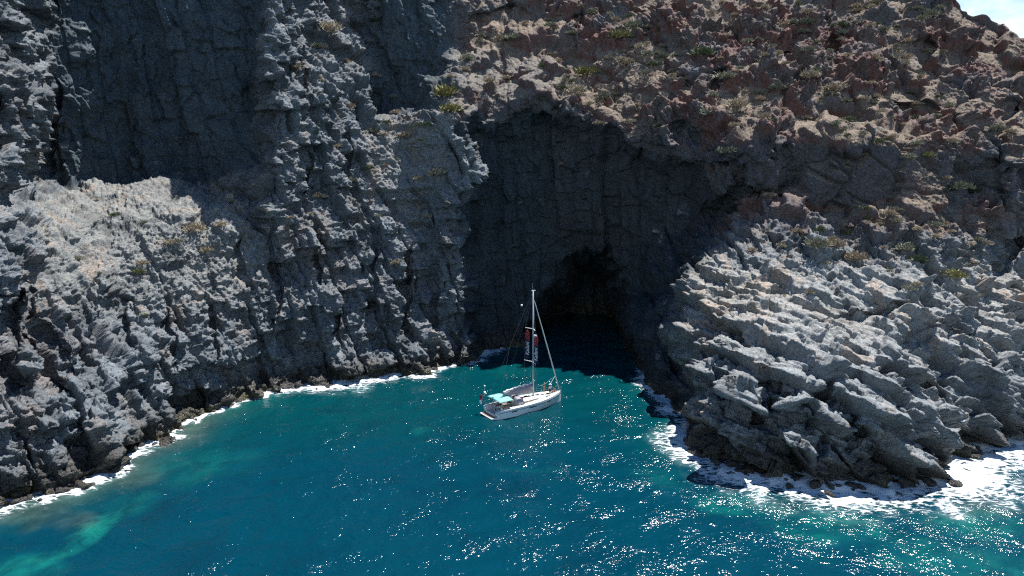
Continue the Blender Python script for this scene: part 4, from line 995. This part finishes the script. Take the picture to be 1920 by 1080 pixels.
for (u, v, r, kind, where) in [
  (832, 183, 22, 'lime', 'largest on the knoll above the left cliff end'), (846, 212, 16, 'lime', 'just below the largest one on the knoll'), (797, 238, 9, 'olive', 'in the cleft left of the knoll'),
  (965, 78, 13, 'sage', 'on top of the ridge above the knoll'), (915, 155, 10, 'dry', 'on the crest of the knoll'), (612, 62, 18, 'dry', 'spread on the upper buttress at the top'), (600, 92, 12, 'sage', 'below the dry one on the upper buttress'),
  (1165, 72, 16, 'lime', 'on the pale scree above the cave wall'), (1188, 55, 13, 'sage', 'up-slope of the bright one on the scree'), (1100, 142, 17, 'lime', 'on the soil shelf over the dark cave wall'), (1082, 176, 13, 'dry', 'at the edge of the dark cave wall'),
  (1130, 187, 12, 'sage', 'at the right end of the soil shelf over the cave wall'), (1322, 106, 17, 'olive', 'beside dark crags above the cave'), (1358, 150, 16, 'sage', 'in a hollow between two red crags'), (1330, 216, 14, 'sage', 'round, low on the brown slope above the cave'),
  (1512, 48, 15, 'sage', 'high on the slope near the top of the picture'), (1455, 168, 13, 'sage', 'standing right of the red crags'), (1558, 172, 15, 'dry', 'in the middle of the brown slope'), (1382, 202, 15, 'dry', 'among loose rubble left of the middle slope'),
  (1745, 34, 13, 'sage', 'near the skyline at the top right'), (1795, 357, 16, 'sage', 'wide, on the right slope above the headland'), (1822, 362, 12, 'olive', 'touching the wide one on the right slope'), (1742, 296, 10, 'lime', 'at the edge of a dark gully'),
  (1870, 246, 13, 'sage', 'near the right edge under the skyline'), (1368, 288, 13, 'sage', 'at the foot of the red crags over the dark wall'), (1522, 147, 14, 'dry', 'on stony ground below the high slope'), (1530, 466, 16, 'sage', 'left of the pale boulder on the headland shelf'),
  (1566, 462, 14, 'dry', 'against the pale boulder on the headland shelf'), (1604, 488, 16, 'dry', 'in front of the pale boulder on the headland shelf'), (1695, 470, 17, 'sage', 'tall, right of the pale boulder on the shelf'), (1720, 492, 14, 'olive', 'at the end of the headland shelf'),
  (1785, 520, 15, 'lime', 'where the headland shelf meets the right edge rocks'), (1540, 433, 10, 'olive', 'up-slope behind the pale boulder'), (1439, 370, 9, 'dry', 'on the dark wall above the headland'), (218, 405, 7, 'olive', 'alone on the pale ledge at left'),
  (270, 418, 6, 'sage', 'tiny, on the pale ledge at left'), (365, 436, 16, 'dry', 'at the right end of the pale ledge'), (258, 513, 9, 'lime', 'on the face below the pale ledge'), (415, 424, 9, 'dry', 'next to the small pinnacle by the ledge'),
  (1055, 311, 7, 'dry', 'alone on the dark wall above the cave'), (272, 592, 6, 'lime', 'tiny, low on the left cliff face'), (800, 408, 8, 'dry', 'on the left cliff near its right end'), (745, 495, 8, 'dry', 'halfway up the left cliff near its right end'),
  (700, 250, 12, 'sage', 'on the sloping shoulder below the recess'), (760, 260, 14, 'dry', 'on the pale shoulder left of the knoll'), (820, 330, 12, 'dry', 'beneath the knoll on the left cliff'), (875, 115, 11, 'sage', 'on the ridge crest left of the summit rocks')]:
    put_shrub(u, v, r, kind, f'{NAMES[kind][0]} shrub {where}')
zones = [((1010, 1420), (5, 240), 70, 'on the rubble slope straight above the cave'), ((1420, 1780), (5, 230), 95, 'on the upper brown slope right of the cave'), ((1560, 1900), (200, 460), 44, 'on the slope behind the right headland'), ((1400, 1880), (430, 560), 22, 'on the headland shelf'),
         ((540, 860), (20, 420), 26, 'on the buttress and shoulder of the left cliff'), ((860, 1010), (40, 160), 9, 'on the ridge between the two cliffs'), ((120, 480), (370, 520), 9, 'on the left ledge')]
for (u0, u1), (v0_, v1_), n, where in zones:
    k = 0; tries = 0
    while k < n and tries < n*30:
        tries += 1; u = rnd.uniform(u0, u1); v = rnd.uniform(v0_, v1_)
        if v < np.interp(u, SKYU, SKYV)+8: continue
        p, i, j, kk = surf(u, v)
        if sm[2][i, j] < 0.28: continue
        kind = rnd.choice(['dry', 'dry', 'sage', 'sage', 'olive', 'dry'] if v < 440 else ['dry', 'sage', 'dry'])
        put_shrub(u, v, rnd.uniform(3.5, 9.5), kind, f'small {NAMES[kind][0]} shrub {where}', f'small {NAMES[kind][0]} shrubs {where}'); k += 1

# ------------------------------------------------------------------ loose rocks
def rock_mesh(k, mat_, wetv):
    rr = random.Random(k*13+1); bm = bmesh.new()
    for _ in range(22):
        d = Vector((rr.gauss(0, 1), rr.gauss(0, 1), rr.gauss(0, 1))).normalized(); bm.verts.new(d*rr.uniform(.8, 1.0)*1.0)
    bmesh.ops.convex_hull(bm, input=bm.verts); 
    for q in [x for x in bm.verts if not x.link_faces]: bm.verts.remove(q)
    for x in bm.verts: x.co = Vector((x.co.x, x.co.y*.8, x.co.z*.62))
    bmesh.ops.bevel(bm, geom=list(bm.edges), offset=0.07, segments=1, affect='EDGES')
    bmesh.ops.triangulate(bm, faces=bm.faces[:]); bmesh.ops.subdivide_edges(bm, edges=bm.edges[:], cuts=2, use_grid_fill=True)
    for x in bm.verts:
        n_ = (math.sin(x.co.x*9+k)*math.sin(x.co.y*8+1.3*k)*math.sin(x.co.z*10))*0.045+rr.uniform(-.012, .012); x.co += x.co.normalized()*n_
    me = bpy.data.meshes.new("boulder"); bm.to_mesh(me); bm.free(); me.materials.append(mat_)
    c = np.zeros((len(me.vertices), 3), np.float32)+np.array(wetv, np.float32); color_attr(me, 'tint', c*np.random.RandomState(k).uniform(.8, 1.2, (len(c), 1)).astype(np.float32))
    float_attr(me, 'wet', np.full(len(c), 1.0 if wetv[0] < 0.1 else 0.0)); return me
wetR = [rock_mesh(k, rock, (0.050, 0.045, 0.040)) for k in range(5)]; paleR = [rock_mesh(k+9, rock, (0.25, 0.235, 0.215)) for k in range(4)]; redR = [rock_mesh(k+20, rock, (0.17, 0.115, 0.10)) for k in range(3)]
def put_rock(me, p, s_, label, group=None, flat=1.0):
    o = bpy.data.objects.new("boulder", me); COL.objects.link(o); o.location = p; o.scale = (s_*rnd.uniform(.9, 1.5), s_*rnd.uniform(.8, 1.2), s_*rnd.uniform(.7, 1.1)*flat)
    o.rotation_euler = (rnd.uniform(-.35, .35), rnd.uniform(-.1, .5), rnd.uniform(0, 6.28)); tag(o, label, 'boulder', group)
def shore(ua, ub, n, s0, s1, out, label, group):
    S_ = SH[(SH[:, 2] > ua) & (SH[:, 2] < ub)]
    for _ in range(n):
        q = S_[rnd.randrange(len(S_))]; s_ = rnd.uniform(s0, s1)
        put_rock(rnd.choice(wetR), (float(q[0])+rnd.uniform(-.8, .8)*out*0.6, float(q[1])-rnd.uniform(0, 1)*out, rnd.uniform(-.25, .25)*s_), s_, label, group)
shore(1290, 1560, 34, .45, 1.25, 2.2, 'dark wet boulder in the surf below the nose of the right headland', 'wet boulders below the headland nose')
shore(1560, 1900, 26, .4, 1.2, 1.6, 'dark wet boulder in the wide surf at the right edge', 'wet boulders in the right surf')
shore(1215, 1290, 12, .35, .9, 1.0, 'dark wet boulder at the right side of the cave inlet', 'wet boulders beside the inlet')
shore(0, 330, 34, .35, 1.0, 1.4, 'dark wet boulder at the foot of the left cliff near the picture corner', 'wet boulders at the near left shore')
shore(330, 880, 34, .3, .85, 0.9, 'dark wet boulder along the foot of the left cliff', 'wet boulders along the left shore')
for (u, v, s_, me, lab) in ((1600, 462, 1.0, paleR[0], 'pale squarish boulder among shrubs on the headland shelf'), (1526, 593, 1.5, paleR[1], 'large cracked grey block lying on the upper headland'), (1508, 437, .9, redR[0], 'reddish block on the slope above the headland shelf'),
                            (1592, 425, 1.0, redR[1], 'reddish boulder behind the headland shelf'), (432, 372, 1.3, paleR[2], 'pale rock pinnacle standing at the right end of the left ledge'), (1345, 870, 1.2, wetR[1], 'broad weed covered rock at the tip of the headland'),
                            (1230, 435, 1.0, paleR[3], 'sunlit pale rock on the dark wall right of the cave')):
    p = surf(u, v)[0]; put_rock(me, (p.x, p.y-0.2, p.z+0.1), s_, lab)
for (u0, u1, v0_, v1_, n, ms, lab) in ((1020, 1500, 20, 230, 34, redR, 'loose reddish rock lying on the slope above the cave'), (1500, 1860, 60, 420, 40, redR, 'loose reddish rock lying on the right brown slope'), (1320, 1850, 450, 640, 36, paleR, 'loose grey slab lying on the upper headland')):
    for _ in range(n):
        u = rnd.uniform(u0, u1); v = rnd.uniform(v0_, v1_)
        if v < np.interp(u, SKYU, SKYV)+10: continue
        p, i, j, k = surf(u, v)
        if sm[2][i, j] < 0.2: continue
        put_rock(rnd.choice(ms), (p.x, p.y, p.z), rnd.uniform(.25, .75), lab, lab.replace('rock lying', 'rocks').replace('slab lying', 'slabs'))
